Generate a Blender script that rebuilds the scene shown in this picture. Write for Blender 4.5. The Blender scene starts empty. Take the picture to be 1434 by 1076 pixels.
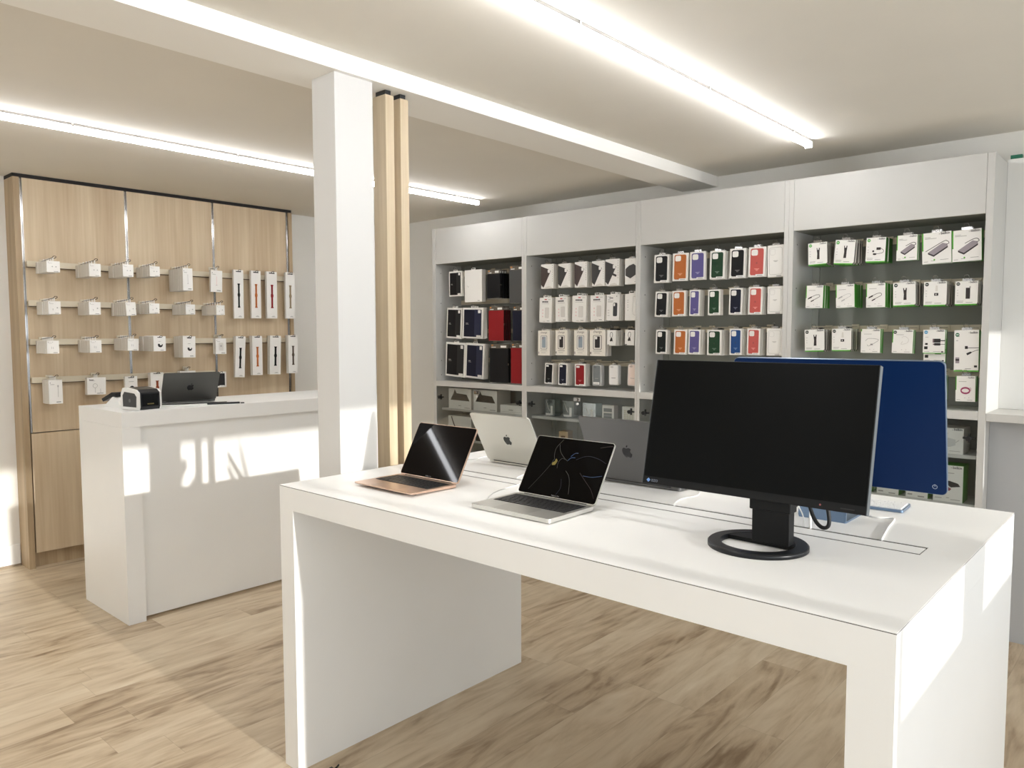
import bpy, bmesh, math, random
from mathutils import Vector, Matrix

C = bpy.context.scene.collection
PI = math.pi
random.seed(7)

# ------------------------------------------------------------------ materials
def lin(c):
    return tuple(((v / 255.0) / 12.92 if v / 255.0 <= 0.04045 else ((v / 255.0 + 0.055) / 1.055) ** 2.4) for v in c) + (1.0,)

_M = {}
def mat(col, rough=0.5, metal=0.0, name=None, emit=None, estr=0.0, coat=0.0, spec=0.5, mottle=0.0):
    key = (tuple(col), rough, metal, emit, estr, coat, spec, mottle)
    if key in _M:
        return _M[key]
    m = bpy.data.materials.new(name or 'surface_%d_%d_%d' % tuple(int(v) for v in col))
    m.use_nodes = True
    nt = m.node_tree
    b = nt.nodes['Principled BSDF']
    b.inputs['Base Color'].default_value = lin(col)
    b.inputs['Roughness'].default_value = rough
    b.inputs['Metallic'].default_value = metal
    b.inputs['Specular IOR Level'].default_value = spec
    b.inputs['Coat Weight'].default_value = coat
    if emit:
        b.inputs['Emission Color'].default_value = lin(emit)
        b.inputs['Emission Strength'].default_value = estr
    if mottle:
        tc = nt.nodes.new('ShaderNodeTexCoord')
        n = nt.nodes.new('ShaderNodeTexNoise'); n.inputs['Scale'].default_value = 3.0; n.inputs['Detail'].default_value = 4
        r = nt.nodes.new('ShaderNodeMapRange')
        r.inputs[1].default_value = 0.3; r.inputs[2].default_value = 0.7
        r.inputs[3].default_value = 1.0 - mottle; r.inputs[4].default_value = 1.0 + mottle * 0.3
        mx = nt.nodes.new('ShaderNodeMix'); mx.data_type = 'RGBA'; mx.blend_type = 'MULTIPLY'
        mx.inputs['Factor'].default_value = 1.0
        mx.inputs[6].default_value = lin(col)
        nt.links.new(tc.outputs['Object'], n.inputs['Vector'])
        nt.links.new(n.outputs['Fac'], r.inputs[0])
        nt.links.new(r.outputs[0], mx.inputs[7])
        nt.links.new(mx.outputs[2], b.inputs['Base Color'])
    _M[key] = m
    return m

def wood(name, c1, c2, axis, scale=1.0, rough=0.5):
    """oak laminate: grain stretched along one axis"""
    m = bpy.data.materials.new(name); m.use_nodes = True
    nt = m.node_tree; b = nt.nodes['Principled BSDF']; b.inputs['Roughness'].default_value = rough
    tc = nt.nodes.new('ShaderNodeTexCoord'); mp = nt.nodes.new('ShaderNodeMapping')
    s = [14 * scale] * 3; s[axis] = 0.7 * scale
    mp.inputs['Scale'].default_value = s
    n = nt.nodes.new('ShaderNodeTexNoise'); n.inputs['Scale'].default_value = 1.0; n.inputs['Detail'].default_value = 6
    n.inputs['Distortion'].default_value = 0.4
    mp2 = nt.nodes.new('ShaderNodeMapping')
    s2 = [90 * scale] * 3; s2[axis] = 2.5 * scale
    mp2.inputs['Scale'].default_value = s2
    n2 = nt.nodes.new('ShaderNodeTexNoise'); n2.inputs['Detail'].default_value = 3
    n2.inputs['Scale'].default_value = 1.0
    a = nt.nodes.new('ShaderNodeMath'); a.operation = 'MULTIPLY_ADD'; a.inputs[1].default_value = 0.35
    r = nt.nodes.new('ShaderNodeValToRGB')
    r.color_ramp.elements[0].position = 0.45; r.color_ramp.elements[0].color = lin(c1)
    r.color_ramp.elements[1].position = 0.9; r.color_ramp.elements[1].color = lin(c2)
    L = nt.links.new
    L(tc.outputs['Object'], mp.inputs[0]); L(mp.outputs[0], n.inputs['Vector'])
    L(tc.outputs['Object'], mp2.inputs[0]); L(mp2.outputs[0], n2.inputs['Vector'])
    L(n2.outputs['Fac'], a.inputs[0]); L(n.outputs['Fac'], a.inputs[2]); L(a.outputs[0], r.inputs[0])
    L(r.outputs[0], b.inputs['Base Color'])
    return m

def plank_floor():
    m = bpy.data.materials.new('oak_plank_floor'); m.use_nodes = True
    nt = m.node_tree; N = nt.nodes.new; L = nt.links.new
    b = nt.nodes['Principled BSDF']; b.inputs['Roughness'].default_value = 0.42
    def math_(op, a=None, c=None, d=None):
        n = N('ShaderNodeMath'); n.operation = op
        for i, v in enumerate((a, c, d)):
            if v is None: continue
            if isinstance(v, (int, float)): n.inputs[i].default_value = v
            else: L(v, n.inputs[i])
        return n.outputs[0]
    tc = N('ShaderNodeTexCoord'); sp = N('ShaderNodeSeparateXYZ'); L(tc.outputs['Object'], sp.inputs[0])
    W, LEN = 0.18, 1.22
    yr = math_('DIVIDE', sp.outputs[1], W); row = math_('FLOOR', yr); fy = math_('FRACT', yr)
    wn = N('ShaderNodeTexWhiteNoise'); wn.noise_dimensions = '1D'; L(row, wn.inputs['W'])
    xs = math_('ADD', math_('DIVIDE', sp.outputs[0], LEN), math_('MULTIPLY', wn.outputs['Value'], 7.3))
    colm = math_('FLOOR', xs); fx = math_('FRACT', xs)
    cid = N('ShaderNodeCombineXYZ'); L(row, cid.inputs[0]); L(colm, cid.inputs[1])
    w2 = N('ShaderNodeTexWhiteNoise'); w2.noise_dimensions = '3D'; L(cid.outputs[0], w2.inputs['Vector'])
    # grain coordinates shifted per plank
    sh = N('ShaderNodeVectorMath'); sh.operation = 'MULTIPLY_ADD'
    L(w2.outputs['Color'], sh.inputs[0]); sh.inputs[1].default_value = (9, 9, 9); L(tc.outputs['Object'], sh.inputs[2])
    mp = N('ShaderNodeMapping'); mp.inputs['Scale'].default_value = (1.3, 7.5, 1); L(sh.outputs[0], mp.inputs[0])
    n1 = N('ShaderNodeTexNoise'); n1.inputs['Scale'].default_value = 1.0; n1.inputs['Detail'].default_value = 7
    n1.inputs['Roughness'].default_value = 0.66; n1.inputs['Distortion'].default_value = 0.5; L(mp.outputs[0], n1.inputs['Vector'])
    mp2 = N('ShaderNodeMapping'); mp2.inputs['Scale'].default_value = (3, 60, 1); L(sh.outputs[0], mp2.inputs[0])
    n2 = N('ShaderNodeTexNoise'); n2.inputs['Scale'].default_value = 1.0; n2.inputs['Detail'].default_value = 4; L(mp2.outputs[0], n2.inputs['Vector'])
    mp3 = N('ShaderNodeMapping'); mp3.inputs['Scale'].default_value = (1.0, 4.5, 1); L(sh.outputs[0], mp3.inputs[0])
    n3 = N('ShaderNodeTexNoise'); n3.inputs['Scale'].default_value = 1.6; n3.inputs['Detail'].default_value = 3; n3.inputs['Distortion'].default_value = 2.6
    L(mp3.outputs[0], n3.inputs['Vector'])
    f = math_('ADD', math_('MULTIPLY_ADD', n1.outputs['Fac'], 0.62, -0.03), math_('MULTIPLY', n2.outputs['Fac'], 0.10))
    f = math_('ADD', f, math_('MULTIPLY', n3.outputs['Fac'], 0.55))
    f = math_('ADD', f, math_('MULTIPLY', math_('SUBTRACT', w2.outputs['Value'], 0.5), 0.16))
    r = N('ShaderNodeValToRGB'); e = r.color_ramp.elements
    e[0].position = 0.40; e[0].color = lin((138, 116, 90))
    e[1].position = 0.88; e[1].color = lin((214, 200, 176))
    k = e.new(0.52); k.color = lin((180, 160, 133))
    k = e.new(0.64); k.color = lin((198, 180, 153))
    L(f, r.inputs[0])
    ey = math_('MINIMUM', fy, math_('SUBTRACT', 1.0, fy)); ey = math_('GREATER_THAN', ey, 0.006)
    ex = math_('MINIMUM', fx, math_('SUBTRACT', 1.0, fx)); ex = math_('GREATER_THAN', ex, 0.0009)
    seam = math_('MULTIPLY', ex, ey)
    mr = N('ShaderNodeMapRange'); mr.inputs[3].default_value = 0.8; mr.inputs[4].default_value = 1.0; L(seam, mr.inputs[0])
    mx = N('ShaderNodeMix'); mx.data_type = 'RGBA'; mx.blend_type = 'MULTIPLY'; mx.inputs['Factor'].default_value = 1
    L(r.outputs[0], mx.inputs[6]); L(mr.outputs[0], mx.inputs[7]); L(mx.outputs[2], b.inputs['Base Color'])
    mp4 = N('ShaderNodeMapping'); mp4.inputs['Scale'].default_value = (1.6, 5.0, 1); L(sh.outputs[0], mp4.inputs[0])
    vo = N('ShaderNodeTexVoronoi'); vo.inputs['Scale'].default_value = 1.0; L(mp4.outputs[0], vo.inputs['Vector'])
    kr = N('ShaderNodeMapRange'); kr.interpolation_type = 'SMOOTHSTEP'; kr.inputs[1].default_value = 0.0; kr.inputs[2].default_value = 0.10; kr.inputs[3].default_value = 0.70; kr.inputs[4].default_value = 1.0
    L(vo.outputs['Distance'], kr.inputs[0])
    mk = N('ShaderNodeMix'); mk.data_type = 'RGBA'; mk.blend_type = 'MULTIPLY'; mk.inputs['Factor'].default_value = 1
    L(mx.outputs[2], mk.inputs[6]); L(kr.outputs[0], mk.inputs[7]); L(mk.outputs[2], b.inputs['Base Color'])
    bp = N('ShaderNodeBump'); bp.inputs['Strength'].default_value = 0.08; bp.inputs['Distance'].default_value = 0.002
    L(f, bp.inputs['Height']); L(bp.outputs[0], b.inputs['Normal'])
    return m

def glass(name, tint=(235, 242, 242), clear=0.86, rough=0.02):
    m = bpy.data.materials.new(name); m.use_nodes = True
    nt = m.node_tree; nt.nodes.clear(); N = nt.nodes.new; L = nt.links.new
    o = N('ShaderNodeOutputMaterial'); mx = N('ShaderNodeMixShader'); t = N('ShaderNodeBsdfTransparent')
    g = N('ShaderNodeBsdfGlossy'); t.inputs[0].default_value = lin(tint); g.inputs['Roughness'].default_value = rough
    fr = N('ShaderNodeFresnel'); fr.inputs[0].default_value = 1.3
    a = N('ShaderNodeMath'); a.operation = 'ADD'; a.inputs[1].default_value = 1.0 - clear - 0.04
    L(fr.outputs[0], a.inputs[0]); L(a.outputs[0], mx.inputs[0]); L(t.outputs[0], mx.inputs[1]); L(g.outputs[0], mx.inputs[2])
    L(mx.outputs[0], o.inputs[0])
    return m

WHITE = mat((240, 240, 238), 0.38, name='white_laminate', mottle=0.02)
WALLP = mat((230, 228, 222), 0.8, name='wall_paint', mottle=0.02)
CEILP = mat((226, 221, 210), 0.85, name='ceiling_paint', mottle=0.02)
BEAMP = mat((244, 242, 236), 0.75, name='beam_paint')
GREYC = mat((203, 202, 198), 0.5, name='light_grey_laminate', mottle=0.015)
GREYB = mat((142, 144, 136), 0.6, name='shaded_back_panel', mottle=0.03)  # darker than the fronts: shade inside the cabinets put into the colour
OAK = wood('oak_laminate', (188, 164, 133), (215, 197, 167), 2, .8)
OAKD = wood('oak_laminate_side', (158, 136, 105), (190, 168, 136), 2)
OAKP = wood('oak_post', (190, 170, 138), (218, 202, 174), 2, 1.4)
RAIL = mat((210, 200, 178), 0.4, 0.1, name='champagne_rail')
CHROME = mat((168, 166, 164), 0.16, 1.0, name='polished_steel')
WIRE = mat((70, 66, 62), 0.3, 0.9, name='dark_wire')
WIREL = mat((150, 148, 145), 0.25, 0.9, name='bright_wire')
BLACK = mat((16, 17, 19), 0.45, name='black_plastic')
BLACKG = mat((3, 3, 4), 0.05, name='black_screen_glass', spec=0.12)
BOXW = mat((238, 236, 231), 0.55, name='white_card')
BOXS = mat((222, 218, 210), 0.6, name='white_card_side')
TXT = mat((70, 70, 70), 0.6, name='dark_print')
TXTL = mat((168, 165, 160), 0.6, name='pale_print')
CLEARP = glass('clear_plastic', (240, 240, 240), 0.72, 0.15)
GLASS = glass('cabinet_glass', (250, 252, 252), 0.96, 0.02)
COL = {
    'black': (24, 24, 28), 'orange': (214, 124, 60), 'purple': (112, 104, 168), 'green': (34, 74, 46),
    'coral': (226, 106, 98), 'navy': (26, 32, 66), 'darkgreen': (18, 32, 26), 'blue': (38, 84, 150), 'red': (166, 30, 36),
    'grey': (84, 84, 84), 'beige': (176, 158, 124), 'brown': (96, 80, 66), 'brown2': (160, 78, 42), 'white': (232, 232, 230),
    'pink': (232, 214, 204), 'silver': (150, 162, 172), 'dark': (52, 46, 42)}

# ------------------------------------------------------------------ mesh builder
_TEXT = {}
def text_geo(s, bold=0.0):
    k = (s, bold)
    if k not in _TEXT:
        cu = bpy.data.curves.new('lettering', 'FONT'); cu.body = s; cu.size = 1.0; cu.offset = bold; cu.resolution_u = 2
        o = bpy.data.objects.new('lettering', cu); C.objects.link(o)
        dg = bpy.context.evaluated_depsgraph_get()
        me = o.evaluated_get(dg).to_mesh()
        V = [tuple(v.co)[:2] for v in me.vertices]; F = [tuple(p.vertices) for p in me.polygons]
        w = max((v[0] for v in V), default=0)
        _TEXT[k] = (V, F, w)
        o.evaluated_get(dg).to_mesh_clear()
        bpy.data.objects.remove(o); bpy.data.curves.remove(cu)
    return _TEXT[k]

class MB:
    def __init__(s):
        s.bm = bmesh.new(); s.mats = []
    def mi(s, m):
        if m not in s.mats: s.mats.append(m)
        return s.mats.index(m)
    def box(s, x0, x1, y0, y1, z0, z1, m, bev=0.0, sides=None):
        """sides: dict face -> material for '-x +x -y +y -z +z'"""
        v = [s.bm.verts.new(p) for p in ((x0,y0,z0),(x1,y0,z0),(x1,y1,z0),(x0,y1,z0),(x0,y0,z1),(x1,y0,z1),(x1,y1,z1),(x0,y1,z1))]
        i = s.mi(m); fs = []
        for key, q in (('-z',(3,2,1,0)),('+z',(4,5,6,7)),('-y',(0,1,5,4)),('+y',(2,3,7,6)),('-x',(3,0,4,7)),('+x',(1,2,6,5))):
            f = s.bm.faces.new([v[k] for k in q]); f.material_index = s.mi(sides[key]) if sides and key in sides else i
            fs.append(f)
        if bev:
            es = {e for f in fs for e in f.edges}
            bmesh.ops.bevel(s.bm, geom=list(es), offset=bev, segments=2, affect='EDGES', profile=0.5)
        return s
    def face(s, pts, m):
        f = s.bm.faces.new([s.bm.verts.new(p) for p in pts]); f.material_index = s.mi(m); return f
    def prism(s, pts, axis, lo, hi, m, capm=None, smooth=False):
        """extrude a 2-D polygon along an axis (0,1,2)"""
        def P(a, b, c):
            return {0: (c, a, b), 1: (a, c, b), 2: (a, b, c)}[axis]
        A = [s.bm.verts.new(P(a, b, lo)) for a, b in pts]; B = [s.bm.verts.new(P(a, b, hi)) for a, b in pts]
        i = s.mi(m); j = s.mi(capm) if capm else i; n = len(pts); fs = []
        f = s.bm.faces.new(A[::-1]); f.material_index = j; fs.append(f)
        f = s.bm.faces.new(B); f.material_index = j; fs.append(f)
        for k in range(n):
            f = s.bm.faces.new((A[k], A[(k+1) % n], B[(k+1) % n], B[k])); f.material_index = i; f.smooth = smooth; fs.append(f)
        bmesh.ops.recalc_face_normals(s.bm, faces=fs)
        return s
    def tube(s, pts, r, m, n=8, closed=False):
        pts = [Vector(p) for p in pts]; rings = []; i = s.mi(m); N = len(pts)
        up = None
        for k, p in enumerate(pts):
            a = pts[k-1] if k else (pts[-1] if closed else p); b = pts[(k+1) % N] if (k < N-1 or closed) else p
            d = (b - a).normalized()
            if up is None:
                up = Vector((0,0,1)) if abs(d.z) < 0.9 else Vector((1,0,0))
            u = d.cross(up).normalized(); w = u.cross(d).normalized(); up = w
            rr = r[k] if isinstance(r, (list, tuple)) else r
            rings.append([s.bm.verts.new(p + (u*math.cos(2*PI*q/n) + w*math.sin(2*PI*q/n))*rr) for q in range(n)])
        fs = []
        for k in range(N if closed else N-1):
            A, B = rings[k], rings[(k+1) % N]
            for q in range(n):
                f = s.bm.faces.new((A[q], A[(q+1)%n], B[(q+1)%n], B[q])); f.material_index = i; f.smooth = True; fs.append(f)
        if not closed:
            for Rg in (rings[0][::-1], rings[-1]):
                f = s.bm.faces.new(Rg); f.material_index = i; fs.append(f)
        bmesh.ops.recalc_face_normals(s.bm, faces=fs)
        return s
    def cyl(s, p, q, r, m, n=20, r2=None):
        return s.tube([p, q], [r, r if r2 is None else r2], m, n)
    def text(s, body, size, x, z, m, y=-0.0012, align='l', bold=0.0, plane='xz', maxw=None):
        V, F, w = text_geo(body, bold)
        if maxw and w*size > maxw: size = maxw / w
        ox = x - (w*size if align == 'r' else (w*size/2 if align == 'c' else 0))
        i = s.mi(m)
        vs = [s.bm.verts.new((ox + a*size, y, z + b*size) if plane == 'xz' else (ox + a*size, z + b*size, y)) for a, b in V]
        for f in F:
            try:
                g = s.bm.faces.new([vs[k] for k in f]); g.material_index = i
            except ValueError: pass
        return s
    def obj(s, name, parent=None, loc=(0,0,0), rot=(0,0,0)):
        me = bpy.data.meshes.new(name); s.bm.to_mesh(me); s.bm.free()
        for m in s.mats: me.materials.append(m)
        o = bpy.data.objects.new(name, me); C.objects.link(o)
        o.location = loc; o.rotation_euler = rot
        if parent: o.parent = parent
        return o

def rrect(x0, x1, z0, z1, r, n=5):
    pts = []
    for cx, cz, a in ((x1-r, z1-r, 0), (x0+r, z1-r, 90), (x0+r, z0+r, 180), (x1-r, z0+r, 270)):
        for k in range(n+1):
            t = math.radians(a + 90*k/n); pts.append((cx + r*math.cos(t), cz + r*math.sin(t)))
    return pts
def circle(cx, cz, r, n=16, rz=None):
    return [(cx + r*math.cos(2*PI*k/n), cz + (rz or r)*math.sin(2*PI*k/n)) for k in range(n)]
def ribbon(pts, w):
    """outline of a thin stroke along 2-D points"""
    L, R = [], []
    for k, p in enumerate(pts):
        a = pts[max(k-1, 0)]; b = pts[min(k+1, len(pts)-1)]
        dx, dz = b[0]-a[0], b[1]-a[1]; l = math.hypot(dx, dz) or 1
        L.append((p[0]-dz/l*w/2, p[1]+dx/l*w/2)); R.append((p[0]+dz/l*w/2, p[1]-dx/l*w/2))
    return L, R
def curve(pts, n=6):
    """Catmull-Rom through points"""
    out = []; P = [Vector(p) for p in pts]
    for i in range(len(P)-1):
        p0, p1, p2, p3 = P[max(i-1,0)], P[i], P[i+1], P[min(i+2, len(P)-1)]
        for k in range(n):
            t = k/n
            out.append(tuple(0.5*((2*p1)+(p2-p0)*t+(2*p0-5*p1+4*p2-p3)*t*t+(3*p1-p0-3*p2+p3)*t**3)))
    out.append(tuple(P[-1])); return out

def tag(o, label=None, cat=None, group=None, kind=None):
    if label: o['label'] = label
    if cat: o['category'] = cat
    if group: o['group'] = group
    if kind: o['kind'] = kind
    return o
def thing(name, label, cat, loc=(0,0,0), rotz=0, group=None):
    o = bpy.data.objects.new(name, None); C.objects.link(o); o.empty_display_size = 0.05
    o.location = loc; o.rotation_euler = (0, 0, rotz)
    return tag(o, label, cat, group)
def struct(name, mb, label=None):
    o = mb.obj(name); o['kind'] = 'structure'
    if label: o['label'] = label
    return o
# ------------------------------------------------------------------ camera (1.54 m above the floor)
cam = bpy.data.cameras.new('camera'); cam.sensor_width = 36.0; cam.lens = 1058.5 / 1434 * 36.0
cam.clip_start = 0.05
co = bpy.data.objects.new('camera', cam); C.objects.link(co)
yaw, pit, rol = 0.729772, -0.0657242, -0.0022497
fw = Vector((math.cos(yaw)*math.cos(pit), math.sin(yaw)*math.cos(pit), math.sin(pit)))
rt = Vector((math.sin(yaw), -math.cos(yaw), 0)); up = rt.cross(fw)
rt, up = rt*math.cos(rol)+up*math.sin(rol), -rt*math.sin(rol)+up*math.cos(rol)
co.matrix_world = Matrix((( rt.x, up.x, -fw.x, 0), (rt.y, up.y, -fw.y, 0), (rt.z, up.z, -fw.z, 1.54), (0,0,0,1)))
bpy.context.scene.camera = co

# ------------------------------------------------------------------ the room
CEIL = 2.575
XN, XB, YR, YL = -1.7, 4.68, -1.6, 5.80     # near wall, back wall, window wall, left wall
m = MB(); m.box(XN-.1, XB+.1, YR-.1, YL+.1, -0.05, 0.0, plank_floor()); struct('floor', m)
m = MB(); m.box(XN-.1, XB+.1, YR-.1, YL+.1, CEIL, CEIL+0.05, CEILP); struct('ceiling', m)
m = MB(); m.box(XB, XB+.1, YR-.1, YL+.1, 0, CEIL, WALLP); struct('wall_back', m)
m = MB(); m.box(XN-.1, XB, YL, YL+.1, 0, CEIL, WALLP); struct('wall_left', m)
m = MB(); m.box(XN-.1, XN, YR-.1, YL, 0, CEIL, WALLP); struct('wall_near', m)
# window wall behind the camera: a header, a glazed door bay and sills under the windows
m = MB(); ZT = 2.0
m.box(XN, XB, YR-.1, YR, ZT, CEIL, WALLP)
m.box(XN, -1.2, YR-.1, YR, 0, ZT, WALLP)
m.box(1.43, XB, YR-.1, YR, 0, 1.19, WALLP)
m.box(1.92, 2.16, YR-.1, YR, 1.19, 1.37, WALLP)  # unseen block added to shade part of the table's right end
m.box(2.78, 2.86, YR-.1, YR, 1.19, ZT, WALLP)
struct('wall_right', m)
m = MB()
for a, b, z in ((-1.2, 1.43, 0.0), (1.43, 2.78, 1.37), (2.86, XB, 1.19)):
    for x in (a, b-.03): m.box(x, x+.03, YR-.07, YR-.03, z, ZT, WHITE)
    m.box(a+.03, b-.03, YR-.07, YR-.03, ZT-.03, ZT, WHITE)
struct('window_1', m)
m = MB(); m.box(XN, 1.518, YL-.012, YL, 0.004, 0.145, WHITE, .003); m.box(XN, 1.518, YL-.02, YL-.0005, 0.0, 0.012, mat((150,135,115), .6)); struct('baseboard_left', m)
# ceiling beam
m = MB(); m.box(XN, XB, 2.36, 2.62, 2.507, CEIL, BEAMP); struct('trim_1', m)

# pillar carrying the beam
p = thing('pillar', 'square white painted pillar carrying the ceiling beam beside the display table', 'pillar', (1.7725, 2.4525, 0))
m = MB(); m.box(-.0875, .0875, -.0725, .0725, 0, 2.507, mat((216,215,212), .7, name='pillar_paint'), .002); m.obj('shaft', p)
for k, (x, lb) in enumerate(((1.96, 'pale oak post standing right next to the white pillar'), (2.035, 'pale oak post farther from the white pillar, second of the pair'))):
    p = thing('wooden_post', lb, 'post', (x, 2.44, 0), group='slim wooden posts beside the pillar')
    m = MB(); m.box(-.021, .021, -.04, .04, 0, 2.487, OAKP, .0015); m.obj('shaft', p)
    m = MB(); m.box(-.014, .014, -.03, .03, 2.487, 2.507, BLACK); m.obj('top_bracket', p)

# tube lights
def tube_light(x0, x1, y, label, segs):
    t = thing('tube_light', label, 'ceiling light', ((x0+x1)/2, y, CEIL), group='linear ceiling lights')
    h = (x1-x0)/2
    m = MB(); m.box(-h, h, -.016, .016, -.014, 0, mat((150,148,145), .4)); m.obj('housing', t)
    EM = mat((255,255,250), .5, emit=(250,251,255), estr=TUBE, name='glowing_diffuser')
    pts = [(-.016, -.0141), (.016, -.0141), (.0185, -.024), (.016, -.034), (.009, -.041), (.0, -.043), (-.009, -.041), (-.016, -.034), (-.0185, -.024)]
    m = MB(); m.prism(pts, 0, -h+.004, h-.004, EM); m.obj('diffuser', t)
    for e in (-h, h-.004):
        m = MB(); m.box(e, e+.004, -.020, .020, -.044, -.014, mat((235,235,232), .4)); m.obj('end_cap', t)
    n = int(segs)
    for k in range(n):
        xx = -h + .25 + k*(2*h-.5)/(n-1)
        m = MB(); m.box(xx-.006, xx+.006, -.019, .019, -.018, 0, CHROME); m.obj('clip', t)
TUBE = 21.0
tube_light(-0.9, 4.13, 1.56, 'glowing white tube light on the ceiling over the display table', 6)
tube_light(-0.6, 4.215, 4.12, 'glowing white tube light on the ceiling over the service counter', 6)

# ------------------------------------------------------------------ display table
T = thing('display_table', 'long white waterfall display table holding the laptops and monitors', 'table', (2.01, 1.36, 0))
hx, hy, zt = .5975, 1.0, 1.015
EDGE = mat((60,56,52), .6, name='laminate_joint')
sx0, sx1, sy0, sy1 = 1.959-2.01, 2.041-2.01, .455-1.36, 2.27-1.36
m = MB()
for a, b, c, d in ((-hx, sx0, -hy, hy), (sx1, hx, -hy, hy), (sx0, sx1, -hy, sy0), (sx0, sx1, sy1, hy)):
    m.box(a, b, c, d, zt-.0014, zt, WHITE)
    m.box(a, b, c, d, zt-.003, zt-.0014, EDGE)
    m.box(a, b, c, d, zt-.082, zt-.003, WHITE)
m.obj('tabletop', T)
m = MB(); m.box(sx0+.0105, sx1-.0105, sy0+.003, sy1-.003, zt-.012, zt-.0005, WHITE); m.obj('cable_flap', T)
m = MB(); m.box(sx0, sx1, sy0, sy1, zt-.081, zt-.060, mat((120,118,114), .7)); m.obj('cable_tray', T)
GAPM = mat((84,82,80), .9, spec=.1)  # dark filler strips, coloured as the shade inside the open gaps
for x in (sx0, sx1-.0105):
    m = MB(); m.box(x+.0002, x+.0103, sy0+.0002, sy1-.0002, zt-.03, zt-.0012, GAPM); m.obj('slot_shade_strip', T)
for s in (-1, 1):
    y0, y1 = (hy-.082, hy) if s > 0 else (-hy, -hy+.082)
    m = MB(); m.box(-hx, hx, y0, y1, 0.0, zt-.0822, WHITE); m.obj('end_panel', T)

# ------------------------------------------------------------------ service counter
K = thing('service_counter', 'white reception counter with recessed front under the wooden wall', 'counter', (1.563, 4.128, 0))
m = MB(); m.box(0, 1.7, 0, .612, 1.056, 1.1365, WHITE, .001); m.obj('countertop', K)
m = MB(); m.box(0, .092, 0, .612, 0, 1.0555, WHITE, .001); m.obj('end_panel', K)
m = MB(); m.box(1.61, 1.7, 0, .612, 0, 1.0555, WHITE, .001); m.obj('end_panel', K)
m = MB(); m.box(.0925, 1.6095, .04, .06, .012, 1.0555, WHITE); m.obj('front_panel', K)

# ------------------------------------------------------------------ oak slat wall
S = thing('slatwall_unit', 'tall oak wall unit with accessory rails behind the counter', 'wall unit', (0, 0, 0))
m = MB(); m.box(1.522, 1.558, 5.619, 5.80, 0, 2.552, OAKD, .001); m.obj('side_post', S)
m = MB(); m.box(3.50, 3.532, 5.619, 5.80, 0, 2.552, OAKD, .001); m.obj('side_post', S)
strips = (1.567, 2.211, 2.849, 3.490)
for a, b in zip(strips, strips[1:]):
    m = MB(); m.box(a+.009, b-.009, 5.632, 5.66, .902, 2.552, OAK); m.obj('back_board', S)
    m = MB(); m.box(a+.001, b-.001, 5.630, 5.66, .10, .895, OAK, .001); m.obj('cupboard_door', S)
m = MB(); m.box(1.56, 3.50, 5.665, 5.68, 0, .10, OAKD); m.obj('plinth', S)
for x in strips:
    m = MB(); m.box(x-.009, x+.009, 5.640, 5.646, .90, 2.552, CHROME)
    m.box(x-.009, x-.006, 5.631, 5.640, .90, 2.552, CHROME); m.box(x+.006, x+.009, 5.631, 5.640, .90, 2.552, CHROME)
    m.obj('metal_strip', S)
m = MB(); m.box(1.522, 3.532, 5.626, 5.80, 2.5525, CEIL, mat((30,26,26), .8)); m.obj('shadow_gap_strip', S)
m = MB(); m.box(1.56, 3.50, 5.662, 5.672, .10, 2.552, mat((96,84,70), .7)); m.obj('carcass_back', S)
RZ = (2.002, 1.749, 1.497, 1.247)
for k, x1 in enumerate((3.485, 2.845, 3.485, 2.82)):
    m = MB(); m.box(1.578, x1, 5.604, 5.612, RZ[k]-.019, RZ[k]+.019, RAIL)
    m.box(1.578, x1, 5.612, 5.631, RZ[k]+.008, RZ[k]+.012, RAIL); m.box(1.578, x1, 5.612, 5.631, RZ[k]-.012, RZ[k]-.008, RAIL)
    m.box(1.578, x1, 5.606, 5.625, RZ[k]-.0235, RZ[k]-.019, mat((92,76,58), .7))  # dark lip painted as the shadow below the rail
    m.obj('rail', S)

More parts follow.
